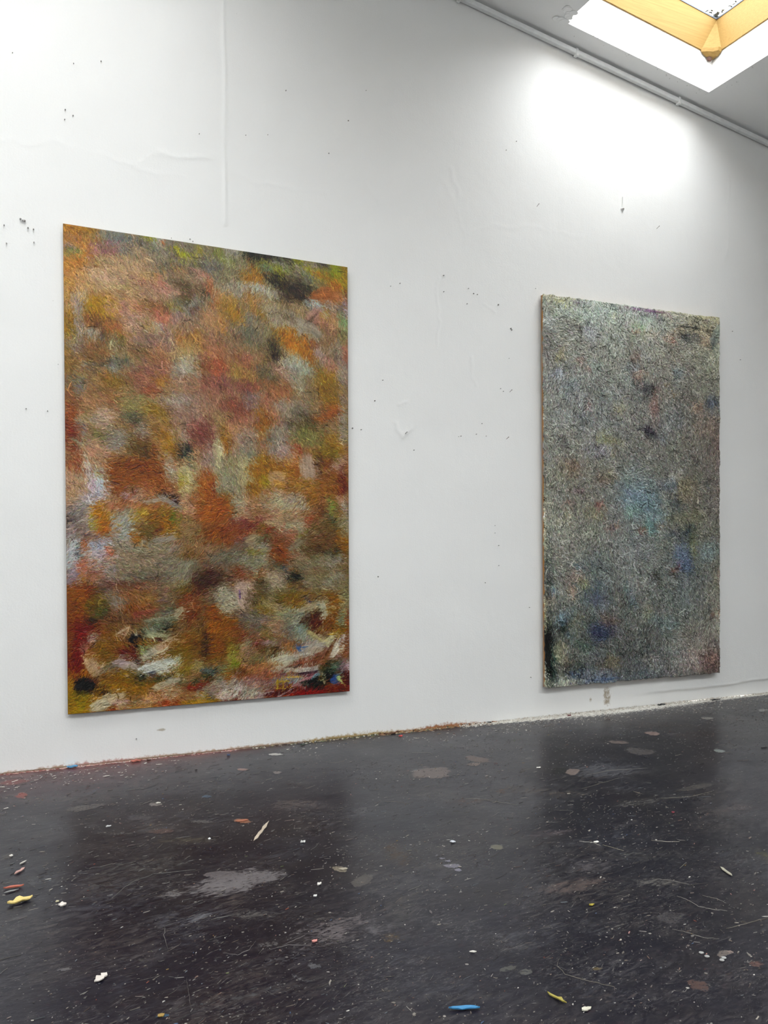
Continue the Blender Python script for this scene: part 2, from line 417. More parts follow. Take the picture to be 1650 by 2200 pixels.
# ------------------------------------------------------------------ conduit along the wall under the ceiling
M_pipe = plain('white_conduit_plastic', (.82, .83, .83), .45, spec=.4)
cd = empty('conduit', (-1.0, -.03, zroof(-1) - .05))
tag(cd, 'long slim white conduit clipped to the wall just under the sloping ceiling', 'conduit')
def conduit_box(xa, xb, y0, y1, z0, z1):   # z measured down from roof line
    return [(x, y, zroof(x) + z) for z in (z0, z1) for x, y in ((xa, y0), (xb, y0), (xb, y1), (xa, y1))]
def addc(name, V):
    me = mesh(name, [Vector(v) - cd.location for v in V], hexa(0), M_pipe, cd)
    bv = me.modifiers.new('b', 'BEVEL'); bv.width = .004; bv.segments = 2
    return me
CZ = -.018
addc('duct', conduit_box(-1.0, 8.6, -.044, -.012, CZ - .034, CZ))
for px, py in ((988, 8), (1240, 131), (1460, 232)):
    xx = wallp(px, py, -.04)[0]
    addc('clip', conduit_box(xx - .011, xx + .011, -.048, -.009, CZ - .047, CZ + .008))
for xx in (1.4, .1, 7.1): addc('clip', conduit_box(xx - .011, xx + .011, -.048, -.009, CZ - .047, CZ + .008))
# ------------------------------------------------------------------ the two canvases
# each line: x y rx ry angle colour [opacity] [s = sharp edge], in a zoomed crop of the photo that starts at (ox, oy) with scale k
LEFT_BASE = '''9a6f3a 7d756c 857a60 7a7a60 8a8a38
b08550 a58468 86705c 8d7a58 a06a48
8c6c38 8a6c54 9a6f58 86704a 8c7058
84583a 94805c 98705c 8f6a54 8a7450
b09078 a06038 a08068 9a6a3c 905a38
988078 8a6c48 905c3a 8c6a50 7c6848
7e5438 7c6450 6e5848 7c6c58 786444
7a3c24 7a5c38 7a5228 8a6c58 806450
9c7428 a07848 8c7058 8c4430 702c20'''
LEFT = {(125, 470, 5.156): '''
150 100 130 60 10 9a6a2c
370 125 130 35 10 a8782c
610 180 200 55 10 7d7e7a
760 230 190 45 14 6c7070
1000 210 75 26 8 87882c
1120 240 70 40 0 a8a49c
1170 265 40 35 40 b07048
250 262 140 50 18 b87a3c
230 215 90 20 14 b05c44 .7
130 290 70 35 0 8c7a80
170 350 110 40 -5 7c8a4c
500 275 180 36 -4 846068
480 355 230 30 -3 9a6a70
760 340 110 60 30 80766c
1290 345 70 35 15 a49c28
1420 385 90 26 12 9c9c28
1560 350 50 30 60 98902c
200 450 160 90 -10 b87830
120 640 70 170 78 c08444
600 460 280 50 3 a08868
900 400 180 80 60 a88a6c
500 610 330 100 5 b8967c
820 560 250 90 10 b09070
1130 430 120 60 30 8a7a66
1170 520 80 70 60 686050
1420 470 160 30 8 6f665a
1570 530 110 22 8 4a4a3a .7
1340 580 100 45 40 a87444
1560 610 130 40 30 b88478
1050 690 190 70 10 a87060
1000 620 110 35 0 b89058
1420 700 190 110 25 86705a
1420 760 150 60 20 604c38 .8
1150 795 190 40 10 b48070
620 745 210 50 5 b0946c
430 820 190 40 0 9a744c
250 700 150 100 60 b88e60
120 800 60 170 80 bc8c50
250 900 90 130 70 a8948c
430 960 150 115 5 a07818 .95
560 1000 110 110 40 a07c20
360 1110 90 60 0 a8743c .8
120 1160 70 180 90 947014
230 1150 45 220 85 988884
700 1020 170 120 20 ac7e70
850 950 90 40 30 b4705c
1050 960 200 70 15 7c5834
1130 1080 110 120 50 b8705c
1340 950 100 110 70 807a70
1230 940 40 40 -20 8c8030
1190 1010 22 60 80 3c3828 .7
1510 950 90 110 60 86827a
1400 880 120 40 0 6c5c38
1530 1010 80 40 10 6c4c40
1300 1100 60 60 30 a07c80 .8
500 1170 190 90 20 7c5038
640 1250 170 60 40 8a6a30
600 1180 110 40 20 a0603c
380 1270 130 50 30 9c9890
470 1310 50 60 60 4c4444 .7
760 1360 60 60 40 4c5030
840 1150 130 90 10 a8887c
780 1270 45 180 85 b4886c
850 1300 30 110 88 8a7c70
1000 1180 120 60 10 a08450
1100 1170 90 35 20 9a98a0 .7
400 1440 230 130 15 84603c
170 1340 100 120 80 7c7878 .6
270 1590 40 45 30 9c9a90
620 1340 60 70 30 848468
1100 1340 250 110 10 8a6c60
1450 1330 150 130 20 a4743c
700 1560 130 110 40 8a8060
560 1580 200 50 -5 4c4a42 .8
620 1650 60 120 80 7c7c78 .8
180 1780 110 100 30 6c6c6a
900 1480 180 60 20 7c6040
1100 1560 150 130 35 a07050
1400 1480 160 110 0 a88c60
1420 1620 170 110 -15 a09c92
900 1760 200 110 20 8a5848
600 1780 160 80 10 84642c
1120 1780 100 70 0 a06c24
1560 1620 60 50 0 80682c
1620 1650 50 200 90 8c4c38
1060 1680 130 60 10 8a5c54
''', (435, 510, 5.156): '''
160 150 60 40 0 7c8440
340 160 90 40 10 a09890
620 200 190 45 12 262a20 .95
700 230 110 30 12 5c4c48 .7
930 250 110 30 8 48403c
800 290 90 25 8 a09490 .8
1060 250 80 40 30 909018
1200 290 130 30 8 9c8c84
1330 310 90 30 20 5c5458
270 260 130 60 20 8c885c
100 310 110 110 50 6e6a66
540 300 90 50 70 8c6c40
560 430 130 75 10 ac7624 .95
800 350 190 45 25 8a8828 .95
920 400 110 40 35 909428
700 340 70 35 10 7c9070
1100 340 130 40 15 9c8c88
1250 380 160 40 22 9a9c18 .95
1500 420 110 90 60 94981c .95
1350 430 150 40 28 b07424
1570 400 40 160 88 a07c1c
1170 430 110 45 20 6c7068
1060 470 220 60 25 6f6a5c
850 450 170 60 22 33241a .95
980 590 200 110 35 3c3020 .95
900 690 130 50 30 4a3c24 .9
1170 560 90 50 20 34301c .9
700 560 170 40 12 8c8070
1470 520 70 50 50 c06c28
1350 640 160 90 -10 a86438 .95 s
1500 650 60 60 0 b07048
1220 740 110 45 10 a0acac .9
1060 760 60 60 0 a08448
1430 770 80 50 30 a8a09c .95
1530 800 20 120 88 54484c .7
1580 780 30 130 88 a898a8 .95
1585 600 18 70 88 5c3818
1240 870 95 105 40 b08078 .95 s
1360 870 60 60 20 a88440 .9
1480 920 60 50 0 b8906c .9
1550 930 50 90 70 84a070 .95
1330 960 90 60 20 b07c64
1190 930 30 110 40 4c4030 .75
300 570 170 90 5 a09684 .9
550 540 130 40 10 a8a8a0 .9
700 600 130 50 30 9c9c98 .8
560 680 120 60 10 b0824c
750 680 170 50 22 a4885c
50 580 60 80 40 4c4438 .8
1040 740 180 45 28 9c8468
880 800 200 60 30 96826c
900 900 260 90 30 a09482 .95
1150 1000 200 70 30 a09486 .95 s
920 880 120 40 30 7c6850 .8
300 750 180 120 40 a07c3c
380 870 150 80 50 a07428
210 950 45 90 75 b87828
130 600 50 190 70 b07048
650 870 160 50 50 9a7430
560 900 120 80 40 7c7468
700 1000 130 50 25 8c8064
450 1010 120 50 20 706c5c
100 900 90 160 70 ac805c
540 1090 130 80 10 747060
980 1090 190 90 20 9c6c1c .95
1080 1190 230 90 40 ac6c1c .95
1180 1300 120 60 55 a06820 .9
1250 1200 90 50 40 84503c .8
760 1200 90 110 50 4c4434 .9
800 1290 80 70 20 3c3024 .85
900 1290 60 50 60 c0a060 .9
990 1350 140 90 40 b0a488 .97
1080 1430 110 100 50 a4a294 .95
950 1420 140 50 30 98948c .8
1160 1490 30 60 60 98a090
640 1480 60 60 0 545c5c .8
720 1520 90 110 70 58523c .85
800 1410 90 60 40 7c6c5c
450 1500 160 110 10 a08044
450 1380 120 60 40 8c5c40
480 1350 60 60 0 a06450
1370 1570 140 110 60 8f6c14 .95
1340 1700 80 60 60 8c6818 .95
1300 1290 60 100 70 a89088 .9
1400 1400 60 90 80 ac7868 .8
1500 1250 80 140 85 988878
1480 1300 20 60 88 48403c .6
1580 1350 40 250 90 a0604c
1540 1500 60 140 90 98887c
1560 1100 60 80 90 8c8058
900 1500 160 50 40 a07868
1050 1600 180 60 50 96907c
150 1300 140 180 80 a06c50
170 1430 90 80 0 984830 .8
120 1600 160 130 20 88584c
520 1660 180 70 10 804844
800 1690 200 90 10 a06848
560 1790 120 50 -20 7c6c68
''', (125, 830, 5.156): '''
210 60 70 60 60 787878
400 150 250 90 20 987050
700 130 200 80 10 98603c
1000 60 130 60 0 985034
140 500 70 330 88 7a3c26 .95
160 300 90 70 80 9c5830 .9
250 420 50 150 85 847878
320 340 80 90 70 a88c60
480 360 110 110 80 9c8878
850 180 250 110 20 8c8458
1080 270 170 100 20 8c6c28
830 380 130 90 30 5c5848
760 320 110 40 10 5c5c48 .7
700 560 110 90 20 74603c
900 520 90 100 60 9c9088 .8
900 600 30 80 85 b87078 .8
620 600 130 110 50 948c84
430 640 90 60 30 6c7c58
450 540 110 60 20 78744c
920 680 180 90 30 64502c .9
990 740 60 60 0 3c3430 .7
1090 500 60 110 85 8c6430
1220 620 80 140 85 946c18 .95
1380 720 85 80 20 24282a .95
1330 680 50 40 30 4c3c38
1430 760 50 50 40 2c4440 .8
1350 560 110 90 20 988478
1400 250 200 200 20 927468
1530 520 110 160 80 804c44
1300 130 150 70 0 9a8a80
350 640 60 60 0 a45c58 .7
250 600 150 40 0 98947c
400 700 140 110 20 b88870
180 830 80 130 80 94543c
300 900 40 160 80 b8b098 .85
230 1000 50 70 60 a8a088
330 1030 50 200 85 b0a4a4 .95
430 850 40 150 88 a08468
470 1010 90 120 85 9cb4a8 .95
440 980 30 30 0 d0b468 .95
470 1110 90 90 80 acc0cc .95
380 1080 30 150 88 b898a8 .9
180 1180 100 150 85 b08868 .95
430 1180 120 60 0 b4b4c0 .9
540 1120 30 240 84 c4a08c .9
505 800 12 380 87 5c5850 .35
530 1230 15 180 86 4c4840 .4
250 1260 120 15 88 5c5440 .4
320 1250 110 110 70 a498a0 .9
500 1300 120 80 80 b08c74
240 1400 130 90 70 8c8484
150 1500 50 160 86 5c5454 .7
105 1500 8 90 90 14181a .95
300 1500 90 110 70 a09490 .9
450 1440 130 130 80 b0741c .95
360 1490 25 90 85 a09c30 .8
520 1560 90 90 40 a45c20 .9
650 900 150 110 30 84501f .95
900 900 160 120 20 84481c .97
820 1000 330 90 10 8a5220 .95
1080 880 70 200 80 86501f .95
700 1150 190 110 30 8c5024 .95
1000 1100 250 60 0 985c38
1230 900 60 160 80 a09484 .95
1350 850 90 60 -30 b07c5c .8
1420 1000 110 190 88 b0a47c .98
1350 1030 30 100 80 a89c30 .9
1450 1150 80 110 85 b0a078 .95
1420 1300 90 110 80 b08868 .95
1240 1210 120 45 35 301a18 .95
1150 1190 70 35 0 584830 .8
1050 1270 120 22 -8 a8a098 .9 s
1230 1280 150 30 28 98908c .95 s
850 1250 130 40 0 a08078 .8
740 1220 60 40 20 a08ca8 .7
850 1180 110 60 20 988070 .6
1600 1200 110 330 88 92582a .95
1620 900 90 120 80 ac8c78 .8
700 1330 160 50 0 a4684c
750 1420 130 60 0 9c9480 .9
920 1400 90 50 0 a08434
850 1470 110 60 0 8c8064
830 1470 50 60 0 a07818 .8
1160 1500 170 120 20 8c5c18 .95
1270 1440 40 80 80 5c7024 .9
1180 1400 80 40 10 78642c
680 1560 110 130 60 9ca09c .9
730 1650 110 90 30 90908c .9
860 1640 80 70 20 945c18 .9
1000 1620 90 110 70 6c5c34
1100 1620 50 60 40 602418 .7
1240 1610 130 60 0 946c1c
1190 1690 170 30 -10 989088 .95 s
200 1650 130 130 60 84706c
150 1780 60 140 88 b0b0b4 .95
250 1820 60 70 80 6c6464
300 1790 40 90 82 b05c20 .95
420 1770 70 120 60 a8b0c8 .95
550 1820 70 60 70 bc6440 .95
700 1760 160 60 0 988c78
1450 1600 140 110 30 8a7050
1000 1790 330 60 0 8a8474
''', (435, 850, 5.156): '''
60 400 90 180 80 784440 .8
250 300 90 90 20 8c7440
250 420 55 110 88 9c6c10 .95
270 590 50 90 88 84501f .95
150 250 120 90 50 987858
400 130 160 100 20 8c5040
560 70 100 90 20 807070
700 90 150 90 0 a0745c
400 350 140 130 60 a07458
620 190 80 50 40 a06c18 .9
660 330 110 120 60 98601c .9
720 100 120 60 30 a46c50
1000 160 190 120 20 948878
1100 200 110 60 20 605848 .8
1120 290 130 60 -5 4c3c20 .85
940 320 70 50 20 6c6058 .8
1380 200 150 90 -20 9c5828 .95
1480 150 60 50 20 b05c3c .8
1400 60 100 50 10 8c6820
1550 300 40 250 90 988c80
1150 430 190 110 10 7c7848 .9
1440 550 80 130 88 946c14 .95
1330 640 130 80 10 806c24
850 420 150 80 10 8f8678
820 570 150 110 10 968c82 .9
900 640 120 100 20 a08480 .9
720 500 60 60 60 686660 .7
1050 610 60 40 40 984830 .8
450 500 120 130 30 948478
500 650 130 60 0 7c8070 .8
80 700 90 170 80 988478 .9
170 700 50 330 88 aca080 .9
320 860 120 230 86 8c8468 .95
450 850 60 200 88 a89c78 .9
240 980 90 150 80 8c8470 .95
600 800 110 120 20 9c6818 .95
640 700 70 50 20 9c701c .9
900 800 200 110 0 98681c .95
980 700 80 90 20 a8784c .8
1050 800 70 130 88 9c5c20 .9
560 960 60 170 88 986818 .95
680 920 60 60 -20 a08c20 .85
820 920 110 80 30 b08c68 .95 s
840 970 80 40 20 b07c38 .85
1160 800 95 170 86 a48c7c .98 s
1290 780 40 170 88 5c3c20 .9
1380 780 60 110 80 7c4828 .85
1500 740 60 90 60 a8867c .8
1540 960 45 150 88 6c2414 .95
1400 1000 110 160 88 94602c .9
1130 990 200 60 0 90682c .95
820 1170 210 100 8 a49a80 .98
1010 1160 140 70 20 a09080 .95
1110 1220 40 50 40 b4aca8 .8
620 1250 90 60 30 9c7458
400 1160 70 130 86 a89c80 .95
350 1230 50 170 86 9c9a8c .95
450 1280 60 110 80 ac8468 .9
50 1000 90 190 80 a05c24 .95
120 1000 25 80 85 6c2c18 .7
220 1130 90 70 0 94601c .95
220 1260 120 110 40 8a5622 .95
100 1300 130 160 60 9c5824 .95
1200 1130 100 100 60 94642c .9
1420 1220 30 90 88 809848 .95
1400 1360 30 110 -45 446054 .95
1330 1440 60 35 -30 50604c .7
1300 1300 70 80 40 644028 .7
1540 1180 50 90 86 b89078 .95
1570 1350 40 190 88 a49c98 .95
870 1400 290 110 5 a08468 .98
960 1480 140 80 -10 a0967c .95
1180 1390 60 60 10 904830 .8
520 1440 70 40 -20 64201c .9
400 1420 110 60 0 7c4440 .85
620 1370 60 40 0 7c3c34 .7
720 1500 60 50 -10 7c2414 .9
640 1470 50 40 -45 845c28
150 1550 190 130 20 86501f .95
370 1560 160 110 20 8c4c34 .9
560 1600 110 60 -20 98886c .95 s
700 1580 90 70 20 5c5c44 .9
900 1600 160 100 20 8c5c44 .95
1100 1570 110 40 -30 808038 .8
1080 1630 160 40 -30 8c8470 .9 s
1350 1480 160 80 -10 6c5834
1300 1600 180 80 0 6c4c34
1440 1700 110 30 -20 34382c .9
1540 1550 60 250 88 946018 .8
1550 1450 60 100 88 8c8468
560 1730 110 25 0 847020 .9
650 1700 110 70 0 848478
840 1750 120 90 80 884820 .95
400 1700 110 110 0 6c6058
100 1720 130 100 0 8a6c50
1300 1690 190 60 0 584428 .8
1400 1800 110 60 -20 948c84 .8
''', (125, 1180, 5.156): '''
140 110 70 160 88 a8aab0 .98
200 50 30 80 88 444650 .8
300 80 60 120 85 a85c20 .95
250 190 50 70 -60 b86c54 .9
470 130 190 120 20 a8908c .95
560 60 60 60 0 bc6040 .9
420 50 80 60 0 b4acb8 .9
590 220 60 60 30 8c90a8 .7
150 300 60 110 88 8c7c88 .9
250 320 60 40 -40 a06c18 .95
900 150 380 130 0 8c7c68 .98
1300 180 250 100 -5 7c7464 .95
1450 60 120 60 0 7c5c30 .8
850 300 330 50 -2 6c6458 .95
500 340 150 60 -5 94807c .9
400 290 120 60 0 946450
700 400 300 60 0 6c4438 .9
1300 330 170 80 -10 807a6a .9
1400 420 130 60 -10 6c5c28
1560 400 110 110 -40 4c2c24 .8
520 500 160 110 20 706058
650 590 110 80 40 84807c .8
250 470 160 70 10 7c3c20
220 600 130 200 80 8c541c .9
400 620 100 110 20 6c5c20 .9
380 800 70 50 -10 283020 .85
470 700 70 60 0 3c4c3c .6
800 500 190 60 0 90603c .9
1020 560 110 35 -8 9c7c48 .8
1170 560 80 30 -10 70607c .6
850 640 190 60 -5 84502c .9
1000 690 170 25 -10 944c44 .85 s
1250 660 170 60 -8 6c6450 .8
1450 640 110 160 80 7c4020 .85
860 740 50 60 -40 944448 .7
1340 700 80 35 -50 b0a488 .95 s
1200 700 80 30 -10 6c6c64 .7
1120 780 200 22 -6 90907c .95 s
1080 850 150 70 -8 5c6454 .95
1030 900 90 60 0 848878 .9
1180 870 80 40 0 20241c .8
1090 960 130 35 5 a0a080 .95 s
1120 1000 90 20 0 4c1c14 .8
700 800 170 50 0 5c4430 .8
680 880 190 40 -20 84603c .9
700 910 110 12 -30 b8a088 .95 s
760 920 90 10 -62 c4a080 .9 s
860 1000 80 75 -30 0c1014 .99 s
870 935 25 18 0 b4b09c .95
800 1130 100 90 -10 682818 .9
890 1230 80 40 -40 1c0c0c .9
960 1020 110 50 10 946820 .85
1130 1100 250 50 -30 b8a488 .99 s
1200 1060 150 25 -25 c49c84 .8
1000 1170 110 50 -35 b0a898 .9
930 1110 60 60 -10 8c9c70 .9
1350 1010 40 10 -20 d0b8a0 .9
1400 1050 190 80 -10 7c541c .85
1300 1180 200 80 -20 7c6420 .85
210 980 90 190 88 6c1c14 .95
260 1150 60 110 80 7c1810 .9
170 1250 80 170 85 702414 .9
130 950 40 300 90 7c4c18 .85
370 1000 50 90 70 9c8c84 .95
310 1150 45 140 70 a87868 .8
360 1280 60 150 65 b49474 .98 s
420 1300 60 150 85 b09478 .9
420 1130 60 110 60 9c6c28 .85
500 1180 130 80 50 7c5c1c .85
550 1000 140 100 10 845c24 .8
730 1280 150 50 12 a89498 .97 s
830 1310 100 50 20 b4a4a0 .95
1010 1330 150 60 -15 d8dadc .99 s
1140 1290 170 60 -18 c8c8c0 .98 s
1250 1230 80 20 -12 a8b0ac .8
1000 1390 110 20 -25 343848 .85
850 1400 130 80 10 6c6040 .8
900 1450 80 40 -15 2c3434 .8
560 1310 100 40 -10 687070 .6
1150 1430 170 30 -20 343c30 .85
620 1420 190 60 -10 84601c .9
1400 1330 200 60 -5 8c7430 .85
1530 1300 80 60 0 a09068 .8
300 1500 110 75 5 16140f .98 s
280 1560 110 45 5 1e0e0c .95 s
530 1580 90 28 8 14181c .95
380 1440 60 30 0 54381c .8
650 1540 250 50 -5 9c701c .95
900 1530 200 50 -8 8c6420 .9
1150 1510 130 40 -20 b4a48c .95 s
1280 1460 90 35 -10 b0a898 .9 s
1480 1470 160 30 -6 3c4838 .85
1550 1540 140 40 -4 84301c .9
1100 1640 300 60 -6 a46844 .95
1000 1680 120 50 -5 b08c70 .9
1230 1620 80 40 -5 a89478 .8
560 1680 190 60 -25 c0a888 .98 s
450 1740 110 60 -20 bcb098 .95 s
690 1700 80 40 -10 a88484 .9
850 1680 60 35 0 808060 .8
220 1650 120 60 5 8c7420 .95
170 1740 90 80 0 94741c .95
250 1720 60 60 0 84802c .8
250 1590 130 30 0 5c5a2c .8
600 1780 60 20 0 7c1c14 .8
800 1770 190 24 -5 b08444 .95
980 1750 60 25 -20 c49c60 .9
1230 1720 190 30 -5 a0482c .9
1500 1700 170 30 -5 a07c24 .95
1580 1620 60 60 -60 a89a88 .9
''', (435, 1180, 5.156): '''
80 330 160 110 10 443028 .8
250 130 200 90 -5 706a5c .9
560 130 200 90 -5 827e6c .95
560 40 110 30 0 848038 .8
400 270 60 80 80 84482c .85
620 280 110 50 -10 84542c .8
820 120 110 110 60 7c481c .9
860 210 90 30 5 44545c .85
740 190 70 30 0 5c6450 .7
1250 150 260 60 -12 847c64 .8
1440 140 100 50 -30 988c80 .85
1450 50 90 40 -10 3c3c24 .8
1010 310 110 60 20 1c2420 .95
1000 400 90 40 10 744414 .85
780 370 140 110 20 9c8c78 .95
650 400 90 60 30 343018 .75
500 420 100 90 60 a48c7c .95
440 520 90 170 75 ae9488 .98 s
230 560 110 150 70 a09a88 .95
240 680 110 70 30 988c78 .9
410 500 12 60 85 60407c .9 s
600 540 110 130 50 5c4c30 .85
740 480 110 60 30 6c6450 .7
1300 350 230 90 -8 7c7258 .9
1430 330 110 30 -30 9c988c .7
900 520 130 100 20 6c5c28 .85
1000 600 110 90 20 7c5818 .85
1170 560 35 20 50 303c6c .9
1200 480 240 25 -6 8c6c24 .7
1350 530 180 40 -4 6c4418 .75
780 680 200 90 20 8c7c58 .9
650 680 170 40 0 7c6424
850 700 160 25 35 bca880 .8
540 800 200 110 10 706860 .95
780 820 160 20 -40 ac9c78 .7
1020 800 180 120 30 84826c .95
1090 740 60 80 70 889088 .9
800 870 150 40 20 9c745c .8
100 720 80 90 80 8c4c18 .85
280 860 120 150 80 84521f .9
120 900 110 90 80 9c6020 .9
140 1100 110 150 88 84541c .98
80 1230 60 60 0 7c5018
310 1180 40 160 87 8c8c40 .9
380 1270 60 50 0 6c7820 .9
250 1330 110 40 0 70805c .85
20 1080 40 150 88 382814 .8
430 960 110 80 20 7c4434 .85
480 1060 90 90 60 8c8a74 .85
460 1180 60 100 80 a07c64 .95
560 1180 110 90 30 8c7054 .9
1300 780 55 150 86 7c4c1c .9
1340 700 60 130 88 b4b09c .98 s
1290 650 50 90 70 9c9880 .9
1330 790 14 110 88 d0ccbc .9 s
1200 760 60 130 60 483018 .9
1240 850 70 110 55 5c3014 .9
1160 650 110 30 -20 ac9c80 .9 s
1390 560 40 30 0 242c18 .8
1440 700 60 190 88 8c5c18 .95
1400 850 80 60 80 7c4c14
1560 600 60 230 88 847c5c .9
1540 780 60 80 88 889078 .85
1600 820 30 160 88 8c4420 .8
680 1040 110 18 -8 b08484 .9 s
650 1060 60 40 50 6c2c2c .85
780 1050 110 60 10 8c7878 .85
760 1120 130 60 10 5c4820 .9
740 1190 45 20 0 0c0c0a .98
830 1190 90 15 0 202418 .8
960 900 130 60 30 706c60 .85
1100 920 90 90 50 7c8c88 .8
1250 970 130 30 40 b4a874 .9 s
1200 1020 200 35 20 9c9488 .85
850 930 160 14 25 94a098 .7
720 960 150 20 30 7c7c3c .75
1330 1050 110 25 -40 c0b488 .9 s
1200 1090 170 40 -15 a8a098 .95 s
1080 1120 60 18 50 3c64a0 .97 s
1110 1085 60 8 -8 4070a8 .9 s
960 1110 60 60 0 98683c .8
1150 1150 200 40 -18 b0a090 .95 s
880 1230 170 50 -10 bcb8a0 .99 s
1000 1200 220 30 -12 b4aca0 .95 s
780 1260 60 30 20 c0bc9c .95
920 1300 160 40 -12 b8b09c .98 s
1150 1230 150 24 -14 6c4838 .8
1100 1260 200 12 -14 94503c .8 s
880 1340 130 40 0 b0a898 .95
1000 1300 110 12 -12 5c3c34 .7
1180 1330 200 30 -6 bcb4ac .97 s
1210 1360 190 16 -8 443040 .9 s
1260 1380 130 14 -10 884858 .8 s
640 1230 100 60 0 6c6848 .8
620 1330 220 60 -5 9c6c48 .9
330 1390 160 60 -10 84541c .95
440 1370 60 60 80 5c3418 .6
560 1430 250 30 -3 9c5c40 .85
60 1350 90 50 0 54646c .85
60 1430 80 50 0 24301c .85
170 1440 90 60 -30 848470 .85
1000 1415 110 8 -2 d0a840 .98 s
1000 1450 170 35 -4 8c9494 .95
1180 1430 150 22 -22 b0707c .97 s
1100 1480 130 20 -18 b08088 .9 s
1280 1410 80 40 -25 7ca0b4 .95 s
1310 1400 30 60 70 80b0bc .8
860 1470 130 40 0 84808c .9
830 1500 14 60 88 c0a430 .98 s
870 1470 50 7 0 c0a430 .98 s
840 1540 60 8 0 bca038 .95 s
920 1465 40 8 0 c8a838 .98 s
935 1500 8 55 80 c8a838 .98 s
895 1510 8 50 88 b89830 .95 s
925 1500 22 30 85 54485c .8
915 1550 40 8 0 d0b850 .95 s
1220 1470 130 50 -15 14201c .95
1300 1500 80 25 -5 2c381c .85
1340 1370 60 110 75 70502c .85
1400 1320 70 90 50 303824 .9
1480 1290 60 90 60 5c7064 .9
1340 1430 15 70 80 a89c80 .9 s
1390 1420 60 50 0 141c14 .9
1460 1440 55 45 -50 38508c .98 s
1500 1410 30 30 -50 5c80a8 .9 s
1530 1440 28 50 -60 c4d484 .98 s
1550 1330 60 60 50 281418 .9
1560 1270 50 120 85 987880 .95
1610 1280 15 120 88 bcb0b8 .9
1580 1420 60 50 30 501414 .9
1410 1000 25 90 -62 bcb490 .98 s
1490 1090 150 40 -57 cfc5b8 .99 s
1540 1010 60 25 -60 b8acb0 .95 s
1420 1080 120 16 -55 542c14 .9 s
1390 1160 110 18 -60 8c6040 .85 s
1570 1130 50 110 80 7c4420 .9
1480 940 110 10 -3 c89c34 .85 s
1530 900 90 50 -10 7c5c20 .85
60 1530 90 40 0 70342c .85
250 1500 200 40 -4 a09488 .9
560 1480 170 40 -5 8c6c70 .85
520 1520 120 15 -5 b4603c .8
400 1560 170 40 -5 bcb0ac .97
650 1540 170 30 -5 8c7c74 .85
80 1570 130 40 0 988478 .9
380 1620 260 45 -4 bcb4a8 .98
700 1610 110 25 -20 a89ca0 .8 s
950 1580 260 30 -8 542028 .95
900 1600 130 8 -30 b0989c .8 s
1000 1590 120 8 -30 a88c90 .7 s
1300 1590 260 26 -4 84281c .97
1480 1550 170 40 -5 7a3c26 .97
1100 1600 140 16 -3 981c14 .9
60 1680 130 24 -6 a47c24 .97
60 1640 100 15 -4 4c4c2c .8
200 1640 60 30 0 b89c98 .9
300 1680 200 6 -3 5c1418 .9
'''}
RIGHT_BASE = '''8a8f84 97a59c 9ba7a0 8b8f88 a8a07c
7e7c76 84837c 80807a 7f7a72 8a8a78
7c7d7c 74777a 706f6e 74716d 706c68
76766f 75736d 6e6c68 6e6c66 6c605a
6f6f68 6e6a62 6a7478 6c6a62 6a6260
7c7a74 73716a 6c7074 646a62 6a665e
6c6a62 5c6468 6a6c68 5c6468 6c6a60
585a52 5a5e5c 4e5050 686c66 7a706a
74766e 5c5c5c 5a5e66 6a6868 6a5c58'''
